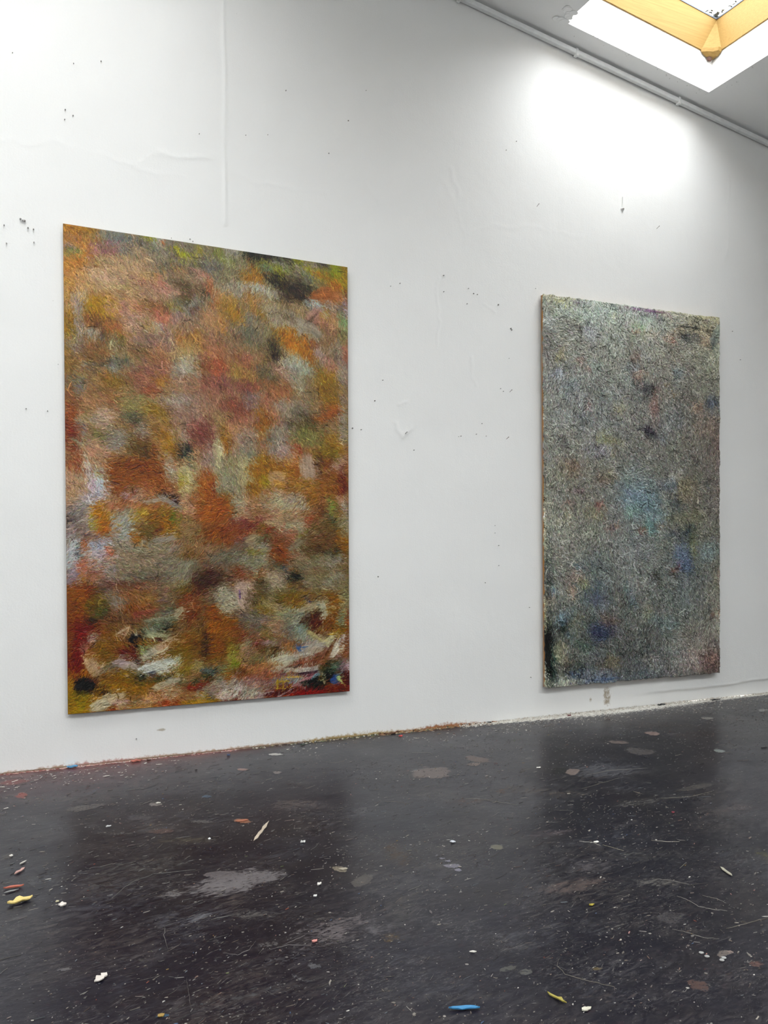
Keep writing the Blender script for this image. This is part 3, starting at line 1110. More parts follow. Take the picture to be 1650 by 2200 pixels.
RIGHT = {(1140, 610, 3.837): '''
120 90 60 12 5 a09888 .9
300 110 160 14 8 b0a890 .95
500 125 200 14 8 98988c .9
260 140 60 14 10 b8b058 .8
390 148 70 9 8 5c3c6c .95 s
350 190 40 60 70 b0ac60 .6
480 150 50 6 8 7c5480 .8
800 200 110 14 10 7c3c70 .95 s
950 215 110 14 8 84508c .95 s
1100 240 70 10 10 8c5878 .9 s
700 180 60 8 10 8c4874 .85
900 185 110 9 9 98b0a8 .8
1200 230 250 18 9 a8a490 .9
1420 270 140 20 9 b4ac84 .95
1330 290 230 22 9 a09c88 .9
1380 310 110 16 9 aca488 .9
1450 298 25 14 0 3c304c .9
1370 278 25 8 10 2c2c34 .9
1060 270 60 14 30 404c54 .9
970 268 50 8 10 2c3430 .8
1080 295 30 10 0 34383c .8
860 290 60 30 40 9c6c70 .5
650 210 330 60 8 a0b0a8 .8
350 230 250 50 15 98a8a0 .8
900 330 130 50 20 a0b0a0 .7
890 350 50 14 0 78a860 .6
1350 365 170 10 8 202424 .97 s
1450 382 60 9 8 181c1c .97 s
1300 330 170 12 6 8c8470 .8
1225 400 12 50 88 242c34 .9 s
1320 430 90 40 5 44484c .75
1250 420 50 30 0 3c444c .6
1440 410 60 50 40 a08c70 .8
1450 470 60 60 60 a8846c .6
1530 420 30 110 -70 8c9890 .95 s
1505 490 18 60 -72 44525c .7
1540 560 25 60 88 98a494 .9
1175 470 20 30 80 a0503c .8
1130 450 35 30 0 a06c58 .5
1000 400 60 50 20 a88474 .6
870 385 40 20 0 a8785c .6
1180 400 70 50 0 a48c78 .6
1300 380 130 20 5 b0a080 .6
470 320 18 20 60 242034 .9
390 280 60 8 -30 504c40 .7
490 400 60 60 30 9ca0b4 .7
560 330 12 90 88 a8a49c .6
620 360 10 80 88 a8a49c .5
690 260 16 50 88 b4b084 .8
550 370 80 12 88 585858 .5
720 330 130 10 88 606058 .4
140 290 30 60 70 98a4b0 .6
200 330 90 60 50 8c9490 .5
150 200 60 60 60 7c7468 .5
150 520 70 160 85 6c6868 .5
240 590 60 30 -60 9c8c50 .5
210 720 40 60 60 8088a8 .6
410 620 25 40 60 8c5448 .6
470 700 25 25 0 8c5850 .6
540 690 60 50 20 7c9490 .6
330 830 40 60 60 586878 .5
820 680 60 60 40 70808c .5
870 600 50 30 30 8c5450 .5
1050 570 60 30 0 9c988c .5
960 600 30 60 -60 a8a8a8 .7
890 740 70 40 0 906858 .6
1210 730 60 60 30 68808c .6
1120 830 22 14 0 a07828 .9
930 840 90 30 10 2c2c34 .7
800 790 60 18 20 3c4444 .7
1000 850 60 14 -30 302c34 .7
760 770 80 30 10 98a4a4 .5
1030 1000 30 130 88 84504c .6
1480 970 50 60 60 3c4860 .8
1380 1010 40 50 40 94684c .6
470 1010 22 35 30 843c30 .7
730 1010 50 60 -50 9c8c5c .6
530 880 80 50 20 60605c .5
640 920 110 16 10 48483c .5
700 960 110 60 30 8c9898 .4
240 1090 80 60 10 848c90 .5
350 1080 60 40 0 7c8890 .4
460 1120 40 60 70 404448 .5
960 1200 80 24 10 241c34 .8
1000 1240 90 20 0 34383c .6
1090 1260 60 30 20 505c6c .6
600 1220 60 16 -20 8c8840 .6
640 1290 110 30 5 80803c .5
270 1280 60 20 40 2c3034 .7
1160 1130 90 130 40 687078 .5
1450 1150 90 110 50 80685c .5
1530 1280 40 160 88 64504c .6
1300 950 60 60 60 505050 .4
560 1370 120 50 0 706c84 .5
680 1390 30 30 0 8c7038 .5
330 1500 80 60 10 805c44 .5
280 1550 90 60 0 84785c .4
640 1560 90 40 10 787058 .5
620 1620 60 60 0 745444 .5
1350 1440 60 15 70 303030 .7
1150 1580 50 10 -60 b0b0a4 .9
1180 1590 50 8 -55 a8a898 .8
1230 1545 40 8 -60 a8a89c .8
1130 1640 80 50 0 465468 .6
880 1650 150 60 0 687c84 .7
1280 1650 90 60 0 7c6c50 .6
1400 1590 80 60 0 54544c .5
''', (1140, 1050, 3.837): '''
880 90 130 100 20 60788c .85
960 130 90 110 60 5c7884 .8
1040 230 70 60 0 64808c .75
820 180 60 60 60 6c8c88 .7
980 310 50 60 80 50848c .7
910 340 25 40 60 884c3c .7
1060 320 40 35 0 946c4c .7
1010 320 20 30 0 44646c .6
1210 100 60 60 50 34404c .6
1290 60 90 60 0 84745c .6
390 20 60 20 0 84506c .5
560 130 30 40 60 7c3430 .6
320 120 30 30 0 844c40 .5
280 230 90 22 -40 a09468 .7
200 260 110 90 0 848478 .5
540 210 90 60 20 747050 .5
500 350 90 40 10 6c7c68 .4
640 330 60 10 -5 703c30 .6
700 300 40 20 0 7c4038 .5
1300 330 30 60 60 283038 .7
1230 380 110 50 10 3c4650 .7
1330 470 25 130 88 686c34 .5
1260 560 60 110 80 485c84 .75
1290 650 50 60 60 44587c .7
1200 660 50 20 -30 702c28 .7
1180 700 20 50 88 3c2c24 .5
1040 700 12 90 70 2c2c24 .7
1460 500 70 90 50 64808c .6
1330 230 110 60 0 6c6c44 .4
1180 240 60 50 0 74745c .5
400 640 60 30 10 4c7080 .6
550 600 90 90 50 4c5c60 .5
370 720 90 60 10 84645c .5
440 770 50 40 0 7c8440 .5
350 840 40 25 10 a07058 .7
185 830 20 50 80 587ca0 .8
300 840 70 30 20 a0a094 .5
520 850 80 110 60 485460 .7
540 910 60 50 0 484c70 .6
820 880 40 90 80 50687c .7
740 880 110 40 30 504438 .4
150 900 60 60 0 806458 .5
130 500 14 350 88 202c2c .7
160 620 25 300 88 3c4848 .5
290 1060 45 90 60 5c7c98 .8
330 1170 30 60 50 4c6c84 .7
270 1130 40 60 60 0c1214 .7
350 1080 60 80 20 68644c .5
520 1100 90 60 10 3c4844 .5
600 1150 110 60 0 343c5c .8
560 1190 80 60 0 2c3454 .7
650 1060 80 50 20 6c4c44 .5
960 1000 60 60 60 808068 .5
1100 1090 130 60 20 5c7078 .5
450 1290 70 40 0 345448 .6
150 1330 45 330 88 0e1618 .93
185 1440 14 150 88 244440 .7
130 1590 30 60 88 141c1c .8
240 1350 60 60 40 848060 .6
300 1430 60 40 60 40302c .5
380 1470 60 60 0 2c3434 .6
640 1430 110 60 10 6c5c38 .5
540 1380 80 50 0 3c4450 .5
1170 1290 90 60 -30 707c80 .5
1330 1400 170 80 -10 94807c .7
1300 1250 160 50 -10 807470 .6
1480 1400 60 90 -60 5c3c38 .6
1500 1400 50 12 -60 a07060 .8
1520 1020 20 40 60 84503c .7
1545 1080 14 160 88 a0a494 .9
1200 1400 60 60 0 707878 .5
400 1560 90 25 20 283458 .85
340 1530 40 25 0 3c4c78 .8
560 1530 130 40 10 6c7898 .6
480 1580 170 14 5 9ca8ac .8
600 1570 160 12 -5 2c4470 .85 s
900 1530 170 40 -5 545c64 .6
720 1590 90 14 -4 94a098 .7
260 1590 110 40 0 9ca090 .7
250 1630 160 10 -3 a8a898 .9
900 1570 200 14 -6 485058 .7
1300 1520 220 30 -4 606064 .6
1450 1480 90 50 0 5c4844 .6
980 1430 70 60 60 706c60 .5
118 300 10 250 89 a8a488 .9
112 600 8 120 89 3c3c34 .7
120 1000 8 180 89 b0a880 .7
115 1520 10 150 89 a8a890 .9
1553 700 10 60 88 a07c68 .6
'''}

def paint_canvas(corners, TH, cell, base, patches, gain, hair, fine, seed, angf, relief, edge, sat=1., con=1., hamp=1., tone=(1, 1, 1), twigs=300):
    """corners TL TR BR BL in photo pixels of the canvas' front; gives grid points and colours"""
    C4 = [wallp(px, py, -TH) for px, py in corners]
    W_ = np.linalg.norm(C4[1] - C4[0]); H_ = np.linalg.norm(C4[3] - C4[0])
    nx = int(W_ / cell); ny = int(H_ / cell)
    s, t = np.meshgrid(np.linspace(0, 1, nx), np.linspace(0, 1, ny))
    P = sum(wgt[..., None] * c for wgt, c in zip(((1 - s) * (1 - t), s * (1 - t), s * t, (1 - s) * t), C4))
    PX, PY = project(P[..., 0], P[..., 1], P[..., 2])
    rs = np.random.RandomState(seed)
    # base colours
    B = [[tuple(int(h[i:i + 2], 16) / 255. for i in (0, 2, 4)) for h in r.split()] for r in base.strip().split('\n')]
    B = np.array(B); by, bx = B.shape[:2]
    wx = s + (fbm(s * 7, t * 11, seed) - .5) * .22; wy = t + (fbm(s * 7, t * 11, seed + 9) - .5) * .16
    gx = np.clip(wx, 0, 1) * (bx - 1.001); gy = np.clip(wy, 0, 1) * (by - 1.001)
    ix = gx.astype(int); iy = gy.astype(int); fx = (gx - ix)[..., None]; fy = (gy - iy)[..., None]
    K = (B[iy, ix] * (1 - fx) + B[iy, ix + 1] * fx) * (1 - fy) + (B[iy + 1, ix] * (1 - fx) + B[iy + 1, ix + 1] * fx) * fy
    Hh = (fbm(s * 30, t * 50, seed + 3, 4) - .5) * relief
    keep = np.zeros(s.shape)
    # domain warp shared by all patches
    wX = PX + (fbm(PX / 26., PY / 26., seed + 5, 4) - .5) * 22; wY = PY + (fbm(PX / 26., PY / 26., seed + 15, 4) - .5) * 22
    rowpx = PY[:, nx // 2]
    for (ox, oy, k), txt in patches.items():
        for ln in txt.strip().split('\n'):
            f = ln.split(); x, y, rx, ry, a = [float(v) for v in f[:5]]; c = f[5]
            op = .86; sharp = False
            for e in f[6:]:
                if e == 's': sharp = True
                else: op = float(e)
            x = ox + x / k; y = oy + y / k
            if abs(a) > 60 and ry > rx: a = a - 90 if a > 0 else a + 90    # long axis already upright
            rx /= k; ry /= k; R = max(rx, ry) * 1.9 + 8
            # bounding window
            j0 = np.searchsorted(PX[ny // 2], x - R); j1 = np.searchsorted(PX[ny // 2], x + R)
            lo = (PY[:, min(j0, nx - 1)]); 
            col_a = PY[:, min(max(j0, 0), nx - 1)]; col_b = PY[:, min(max(j1, 0), nx - 1)]
            i0 = min(np.searchsorted(col_a, y - R), np.searchsorted(col_b, y - R)); i1 = max(np.searchsorted(col_a, y + R), np.searchsorted(col_b, y + R))
            j0 = max(0, j0 - 3); j1 = min(nx, j1 + 3)
            if i1 <= i0 or j1 <= j0: continue
            sl = (slice(i0, i1), slice(j0, j1))
            am = math.radians(a); ca, sa = math.cos(am), math.sin(am)
            mixw = min(1.0, min(rx, ry) / 14.) * (.45 if sharp else 1)
            X_ = PX[sl] * (1 - mixw) + wX[sl] * mixw - x; Y_ = PY[sl] * (1 - mixw) + wY[sl] * mixw - y
            p = X_ * ca + Y_ * sa; q = -X_ * sa + Y_ * ca
            sd = rs.randint(0, 400)
            d = np.sqrt((p / rx) ** 2 + (q / ry) ** 2)
            if rx >= ry: br = vn(p / 22., q / 1.9, sd); br2 = vn(p / 40., q / 3.5, sd + 7)
            else: br = vn(p / 1.9, q / 22., sd); br2 = vn(p / 3.5, q / 40., sd + 7)
            sp = vn(PX[sl] / 2.2, PY[sl] / 2.2, sd + 3)
            d = d + (br - .5) * (.32 if sharp else .45) + (sp - .5) * (.12 if sharp else .75)
            wdt = .16 if sharp else .48
            m = np.clip((1.02 + (0 if sharp else .1) - d) / wdt + .3, 0, 1); m = m * m * (3 - 2 * m) * op
            c3 = np.array([int(c[i:i + 2], 16) for i in (0, 2, 4)]) / 255.
            var = 1 + (br - .5) * (.30 if sharp else .18) + (br2 - .5) * .22
            K[sl] = K[sl] * (1 - m[..., None]) + (c3 * var[..., None]) * m[..., None]
            if sharp: keep[sl] = np.maximum(keep[sl], m * .85)
            if sharp: Hh[sl] += m * (.0012 + .0016 * (br - .4)) * relief / .004
    # broad dabs of mixed colour, each a bundle of parallel bristle tracks
    for (frac, dl, dw, off, amp_, op_) in ((.0075, 26, 4, 9, .09, .5), (.020, 13, 2, 6, .12, .5)):
        nD = int(frac * nx * ny)
        di = rs.randint(0, ny, nD); dj = rs.randint(0, nx, nD)
        ang = angf(s[di, dj], t[di, dj]) + rs.normal(0, .45, nD) + (fbm(s[di, dj] * 6, t[di, dj] * 9, seed + 40) - .5) * 3.2
        dc = K[np.clip(di + rs.normal(0, off, nD).astype(int), 0, ny - 1), np.clip(dj + rs.normal(0, off, nD).astype(int), 0, nx - 1)]
        dc = dc * (1 + rs.normal(0, amp_, nD))[:, None] + rs.normal(0, .018, (nD, 3))
        dl_ = rs.randint(dl // 2, dl, nD); cur = rs.normal(0, .03, nD); hgt = rs.uniform(.1, .5, nD) * relief * .35
        bri = 1 + rs.normal(0, .10, (nD, dw * 2 + 1)); wd = rs.uniform(.4, 1, nD) * dw
        y0 = di.astype(float); x0 = dj.astype(float); an = ang.copy()
        for st in range(dl):
            for wv in range(-dw, dw + 1):
                ok = (st < dl_) & (abs(wv) <= wd)
                yi = np.round(y0 + np.cos(an) * wv).astype(int); xi = np.round(x0 - np.sin(an) * wv).astype(int)
                ok &= (yi >= 0) & (yi < ny) & (xi >= 0) & (xi < nx)
                a_, b_ = yi[ok], xi[ok]
                o_ = op_ * (1 - keep[a_, b_])[:, None]
                K[a_, b_] = K[a_, b_] * (1 - o_) + dc[ok] * bri[ok, wv + dw][:, None] * o_
                Hh[a_, b_] += ((bri[ok, wv + dw] - .93) * 4 * hgt[ok] - Hh[a_, b_] * .35) * .6
            y0 += np.sin(an); x0 += np.cos(an); an = an + cur
    # raised ridges left by the knife and brush handle
    nT = int(twigs); si = rs.randint(0, ny, nT); sj = rs.randint(0, nx, nT)
    ang = rs.uniform(0, 6.283, nT); ln_ = rs.randint(8, 26, nT); cur = rs.normal(0, .05, nT); up = np.where(rs.rand(nT) < .55, 1., -1.)
    tc = np.clip(K[si, sj] * np.where(up > 0, rs.uniform(1.25, 1.6, nT), rs.uniform(.35, .6, nT))[:, None], .02, .95)
    y_ = si.astype(float); x_ = sj.astype(float)
    for st in range(26):
        for wv in (-1, 0, 1):
            yi = np.round(y_ + np.cos(ang) * wv * .8).astype(int); xi = np.round(x_ - np.sin(ang) * wv * .8).astype(int)
            ok = (st < ln_) & (yi >= 0) & (yi < ny) & (xi >= 0) & (xi < nx)
            if wv == -1: ok &= (st > 3) & (st < ln_ - 3)
            K[yi[ok], xi[ok]] = K[yi[ok], xi[ok]] * .35 + tc[ok] * .65; Hh[yi[ok], xi[ok]] = up[ok] * relief * (.55 if wv == 0 else .3)
            keep[yi[ok], xi[ok]] = .9
        y_ += np.sin(ang); x_ += np.cos(ang); ang = ang + cur
    # fibres of paint: short thin marks dragged over the surface
    lum = K.mean(-1)
    nH = int(hair * nx * ny)
    si = rs.randint(0, ny, nH); sj = rs.randint(0, nx, nH)
    ang = angf(s[si, sj], t[si, sj]) + rs.normal(0, .42, nH) + (fbm(s[si, sj] * 5, t[si, sj] * 8, seed + 40) - .5) * 3.4
    ln_ = rs.randint(3, fine, nH); cur = rs.normal(0, .035, nH)
    base_c = K[np.clip(si + (rs.normal(0, 6, nH)).astype(int), 0, ny - 1), np.clip(sj + (rs.normal(0, 6, nH)).astype(int), 0, nx - 1)]
    br = rs.normal(0, 1, nH)
    big = rs.rand(nH) < .10
    amp = np.where(big, .34, .17) * hamp 
    hue = rs.normal(0, .035, (nH, 3)); hue -= hue.mean(1, keepdims=True)
    hc = np.clip(base_c * (1 + amp * br)[:, None] + hue, .01, .97)
    hh = np.where(br > 0, .9, -.7) * np.abs(br) * relief * .22
    y_ = si.astype(float); x_ = sj.astype(float)
    for st in range(fine):
        live = st < ln_
        yi = np.round(y_).astype(int); xi = np.round(x_).astype(int)
        ok = live & (yi >= 0) & (yi < ny) & (xi >= 0) & (xi < nx)
        ho = .72 * (1 - .7 * keep[yi[ok], xi[ok]])[:, None]; K[yi[ok], xi[ok]] = K[yi[ok], xi[ok]] * (1 - ho) + hc[ok] * ho; Hh[yi[ok], xi[ok]] = Hh[yi[ok], xi[ok]] * .6 + hh[ok]
        y_ += np.sin(ang); x_ += np.cos(ang); ang = ang + cur
    Hh = np.clip(Hh, -.012, .016)
    # wobbling outer edge
    e = edge
    if e:
        top = (vn(s * 60, t * 0, seed) - .5) * e; P[..., 2] += top * np.clip(1 - t * ny / 3, 0, 1)
        bot = (vn(s * 60, t * 0 + 9, seed) - .5) * e; P[..., 2] += bot * np.clip(1 - (1 - t) * ny / 3, 0, 1)
        lf = (vn(t * 90, t * 0 + 3, seed) - .5) * e; P[..., 0] += lf * np.clip(1 - s * nx / 3, 0, 1)
        rt = (vn(t * 90, t * 0 + 5, seed) - .5) * e; P[..., 0] += rt * np.clip(1 - (1 - s) * nx / 3, 0, 1)
    P[..., 1] -= Hh
    g_ = K.mean(-1, keepdims=True); K = g_ + (K - g_) * sat; K = .42 + (K - .42) * con
    K = K * np.array(tone)
    out = np.ones(K.shape[:2] + (4,)); out[..., :3] = np.clip(lin(np.clip(K, 0, 1)) * gain - .014, .002, .88)
    return P[::-1], out[::-1], C4

def oil(name, rough, spec, bs):
    t = NT(name); a = t.attr('paint')
    n1 = t.noise(320, 3, .6)
    c = t.mix(1.0, a.outputs['Color'], t.ramp(n1, [(.25, .72), (.75, 1.25)]), 'MULTIPLY')
    t.set('Base Color', c)
    t.set('Roughness', t.math('ADD', t.math('MULTIPLY', t.noise(14, 3), .22), rough - .11)); t.set('Specular IOR Level', spec)
    t.set('Normal', t.bump(t.noise(260, 3, .6, dist=.6), bs, .002)); return t.m

def painting(name, label, corners, TH, cell, base, patches, gain, hair, fine, seed, angf, relief, edge, mat, side, sat, con, hamp, tone, twigs):
    P, K, C4 = paint_canvas(corners, TH, cell, base, patches, gain, hair, fine, seed, angf, relief, edge, sat, con, hamp, tone, twigs)
    root = empty(name, (float((C4[3][0] + C4[2][0]) / 2), 0, float(C4[3][2]))); tag(root, label, 'painting', 'large abstract paintings on the studio wall')
    off = np.array(root.location)
    P = P - off
    o = grid_mesh('painted_canvas', P, {'paint': K}, mat=mat, parent=root, back=(None, -TH + .012, None))
    ins = .004
    F_ = [C4[k] - off for k in (3, 2, 1, 0)]; sx = [ins, -ins, -ins, ins]; sz = [ins, ins, -ins, -ins]
    fr = [(v[0] + sx[k], -TH + .013, v[2] + sz[k]) for k, v in enumerate(F_)]
    # stretcher bars round the back, mitred at the corners
    Wd = .045
    inn = [(fr[0][0] + Wd, fr[0][2] + Wd), (fr[1][0] - Wd, fr[1][2] + Wd), (fr[2][0] - Wd, fr[2][2] - Wd), (fr[3][0] + Wd, fr[3][2] - Wd)]
    for k in range(4):
        k2 = (k + 1) % 4
        A, B_ = fr[k], fr[k2]; a_, b_ = inn[k], inn[k2]
        V8 = [(x, y, z) for y in (-TH + .0125, -.012) for x, z in ((A[0], A[2]), (B_[0], B_[2]), b_, a_)]
        mesh('stretcher_bar', V8, hexa(0), side, root)
    return root

def side_material(name, stops, sc):
    t = NT(name)
    se = t.n('SeparateXYZ'); t.l(t.obj(), se.inputs[0])
    y = t.math('ADD', t.math('MULTIPLY', se.outputs[1], sc), 1.0)
    y = t.math('ADD', y, t.math('MULTIPLY', t.math('SUBTRACT', t.noise(6, 4, .6), .5), .35))
    t.set('Base Color', t.ramp(y, stops)); t.set('Roughness', .6); t.set('Normal', t.bump(t.noise(60, 3), .3, .003)); return t.m
M_oil1 = oil('oil_paint_warm', .42, .30, .22)
M_oil2 = oil('oil_paint_grey', .40, .36, .35)
M_side1 = side_material('raw_canvas_edge', [(0, tuple(hx('8c6c48'))), (.4, tuple(hx('b0a080'))), (.8, tuple(hx('a09070')))], 30.)
M_side2 = side_material('paint_run_edge', [(0, tuple(hx('c8b078'))), (.22, tuple(hx('b87c20'))), (.42, tuple(hx('a86c18'))), (.5, tuple(hx('5c3830'))), (.62, tuple(hx('b09c84'))), (.85, tuple(hx('8c7c70')))], 20.)
painting('painting', 'large rust, ochre and pink abstract canvas with white strokes near its bottom edge',
         [(135.5, 480), (746.5, 574), (751, 1485), (146, 1535)], .03, .0026, LEFT_BASE, LEFT, 0.82, .17, 13, 5,
         lambda s, t: np.where(t < .55, 1.0, .35) - .7 * t, .0030, .0, M_oil1, M_side1, .90, 1.20, 1.0, (.985, .99, .95), 260)
painting('painting', 'large grey and blue-green thickly encrusted abstract canvas with ochre side edge',
         [(1167, 631), (1546, 683), (1546.5, 1445), (1172, 1478)], .05, .0032, RIGHT_BASE, RIGHT, 1.42, .30, 8, 77,
         lambda s, t: 1.1 + s * 0, .0085, .012, M_oil2, M_side2, .62, 1.1, 1.75, (1.0, 1.0, .965), 1100)
# ------------------------------------------------------------------ floor
fx_ = refine(XL, XR, -.4, 6.4, .009); fy_ = refine(YF, 0.0, -3.8, -.001, .009); fy_ = np.append(fy_[fy_ < 0], [.02])
X, Y = np.meshgrid(fx_, fy_)
PX, PY = project(X, Y, 0)
vis = (X > -.4) & (X < 6.4) & (Y > -3.8)
# x y rx ry angle colour strength, photo pixels; layer a = clean-edged dried spills, layer b = rubbed, broken-up scuffs
SPILL = '''930 1660 42 13 -3 6e605c .95
900 1655 50 9 0 55504f .7
1028 1632 26 6 8 6a5850 .8
1018 1641 16 4 0 7a6a60 .8
1230 1658 18 8 -6 8a7a74 .85
1205 1657 22 8 0 151518 .8
1402 1575 20 4 5 9a8078 .9
1520 1543 14 3 0 a09c94 .9
1640 1526 12 3 0 a0a09c .85
1545 1613 12 3 5 98a09c .8
1378 1615 38 7 5 6c6462 .6
1330 1595 22 4 4 7e6e68 .7
1270 1640 110 20 0 4a484a .5
520 1764 18 4 5 a07058 .95
334 1727 14 3 0 8c8480 .8
300 1757 30 5 0 585458 .6
700 1742 50 9 -5 6c5f60 .6
640 1725 60 9 -3 5c5454 .6
345 1786 32 6 -5 5c4844 .7
430 1765 30 4 0 6c6866 .6
520 1653 10 2 0 a88478 .9
596 1660 10 3 0 8c807c .8
590 1620 16 3 0 d8d4cc .95
730 1868 16 7 5 8a8070 .85
1067 1820 14 5 5 74705f .85
975 1859 16 4 -4 7c7884 .9
962 1849 8 2 0 8c8896 .9
950 1844 7 2 0 8c8896 .9
985 1868 7 3 0 8c8896 .9
940 1837 5 2 0 84808c .8
960 1860 7 2 0 84808c .8
930 1833 4 1.5 0 84808c .8
780 1892 26 12 -20 585350 .7
1555 2048 18 8 -15 7a706a .85
1570 2045 8 4 0 9a8880 .85
1625 2070 16 7 8 6a4c44 .7
1500 2117 26 11 20 5c4640 .7
1352 2143 50 14 -4 5a5050 .55
1360 1840 60 10 10 54504c .5
1405 1770 60 9 -8 56504e .5
1540 1733 60 10 -10 605858 .5
1590 1735 30 6 0 6a6060 .5
500 1905 90 14 -12 7a7476 .9
560 1890 50 11 -8 7c7678 .9
480 1880 40 10 0 6c6668 .8
560 1960 50 9 0 5a5654 .6
725 1995 60 22 -12 6a6264 .7
580 2028 22 6 -8 64605f .6
675 2075 18 7 0 5c5c60 .7
690 1976 20 5 0 6a6460 .5
140 2082 18 4 -8 6c6a6c .8
640 2100 24 5 25 6a6a6c .6
670 2072 12 4 0 6a6a6e .7
100 1760 50 7 -10 5a5652 .5
180 1735 40 6 -8 6a6562 .6
240 1790 40 6 0 5a5652 .5
200 1700 20 4 -30 3c5068 .5
445 1711 9 3 0 446078 .7
1100 1740 70 8 -4 5c5450 .5
860 1735 60 7 5 64584f .5
1150 1790 80 9 -6 54484a .5
1130 1895 50 18 0 4a4444 .6
1240 1905 60 14 -10 5a4e4c .6
1250 1860 50 14 0 585258 .6
1430 1895 70 10 0 4e4a4a .5
1440 1970 30 14 0 4e4a4c .6
1090 2080 18 6 -10 545450 .7
350 2182 16 4 -10 3c5c74 .8
1010 1990 40 10 -5 40404a .4
830 2015 24 10 0 5a4a34 .5
1285 2082 12 4 0 6a5c40 .8
1130 2090 14 6 0 5c5c58 .7
15 1840 20 7 -20 584f48 .6
80 1892 26 4 0 4e4c4e .5
50 1706 10 4 0 a04838 .9
44 1712 12 3 10 903c30 .7
30 1680 30 6 -8 7c3c38 .8
1500 1690 40 5 -10 5f5a54 .6
1090 1655 60 9 0 4e4c50 .5'''
SCUFF = '''470 1900 150 34 -14 8c8688 1
560 1885 80 20 -6 8a8486 1
370 1920 60 18 -12 8a8484 .9
430 1970 90 22 -20 76767c .9
540 1965 110 20 0 6c6866 .8
730 2000 110 50 -10 7c7476 .9
800 2000 60 50 0 747074 .8
300 1860 170 20 -5 6e6c68 .6
200 1900 60 40 -30 6c6862 .5
640 1730 100 20 -4 746a68 .8
180 1735 90 14 -8 6a6462 .7
340 1775 130 22 0 6c6460 .6
400 1805 110 14 0 6c6454 .7
1290 1650 130 26 0 707076 .9
1150 1700 200 14 5 7c7064 .6
1080 1700 60 12 0 805c40 .6
1400 1720 130 12 -8 787470 .7
1180 1790 120 16 -3 706468 .7
1360 1835 110 26 0 5f5c5a .7
1260 1860 80 28 0 6a6468 .8
1240 1900 110 20 -10 6c5c58 .8
1400 1895 110 16 0 706c68 .8
1440 1970 60 26 0 5e5a5a .7
1650 1840 60 14 30 6c6848 .7
1280 2000 160 20 5 54545a .6
860 2120 120 40 0 505054 .6
1000 2140 160 26 0 54504e .6
1320 2140 160 34 0 5c5250 .6
980 1970 110 30 0 4c4a50 .5
860 1950 60 60 0 585654 .6
840 2015 40 18 0 6c5a3c .7
570 2130 260 20 -14 5e5e60 .6
300 2060 60 10 0 605e5a .6
520 2070 80 20 0 54545a .5
600 2060 140 20 -8 5c5a5e .6
1080 2030 200 20 0 54545a .5
1560 2100 110 50 0 4e4448 .5
850 1830 60 30 30 64503c .7
1500 1580 130 14 -5 6c5c58 .6
1420 1560 170 10 0 705c58 .5
1000 1720 60 8 0 805c44 .6
1560 1740 120 16 -8 6a6060 .7
30 1860 60 60 0 46444a .4'''
def field(txt, noise_scale, soft):
    L_ = np.zeros(X.shape + (4,)); L_[..., :3] = hx('6c6866')
    nz = (fbm(X * noise_scale, Y * noise_scale * 1.7, 51, 5) - .5) * 1.6
    for k, ln in enumerate(txt.strip().split('\n')):
        f = ln.split(); x, y, rx, ry, a = [float(v) for v in f[:5]]; a = math.radians(a)
        if soft < .5 and rx >= 44: continue
        p = (PX - x) * math.cos(a) + (PY - y) * math.sin(a); q = -(PX - x) * math.sin(a) + (PY - y) * math.cos(a)
        d = np.sqrt((p / rx) ** 2 + (q / ry) ** 2) + nz * .7
        m = np.clip((1.1 - d) / soft, 0, 1) * float(f[6]) * vis
        up = m > L_[..., 3]; near = (d < 2.0) & (m >= L_[..., 3]) & vis
        L_[near, :3] = hx(f[5]); L_[..., 3] = np.maximum(L_[..., 3], m)
    return L_
spill = field(SPILL, 14, .22)
scuff = field(SCUFF, 5, .9)
warm = np.zeros(X.shape + (4,)); warm[..., :3] = hx('6a3a3a')   # reddish wash of old paint by the wall at the left
wash = np.exp(-((X - .35) / .75) ** 2) * np.exp(Y / .28) * .75 + np.exp(-((X - 1.2) / .4) ** 2) * np.exp(Y / .06) * .6
warm[..., 3] = np.clip(wash, 0, .8) * (.5 + fbm(X * 6, Y * 9, 66))
crust = np.exp(Y / .06) * np.clip((X - 2.6) / .8, 0, 1) * .9 + np.exp(Y / .17) * np.exp(-((X - 4.2) / .9) ** 2) * .8 + np.exp(Y / .02) * .45
Zf = (fbm(X * 1.5, Y * 1.5, 71) - .5) * .006 + (fbm(X * 9, Y * 9, 75) - .5) * .0014 - .001 + spill[..., 3] * .0008
Zf = np.where(vis, Zf, -.001)
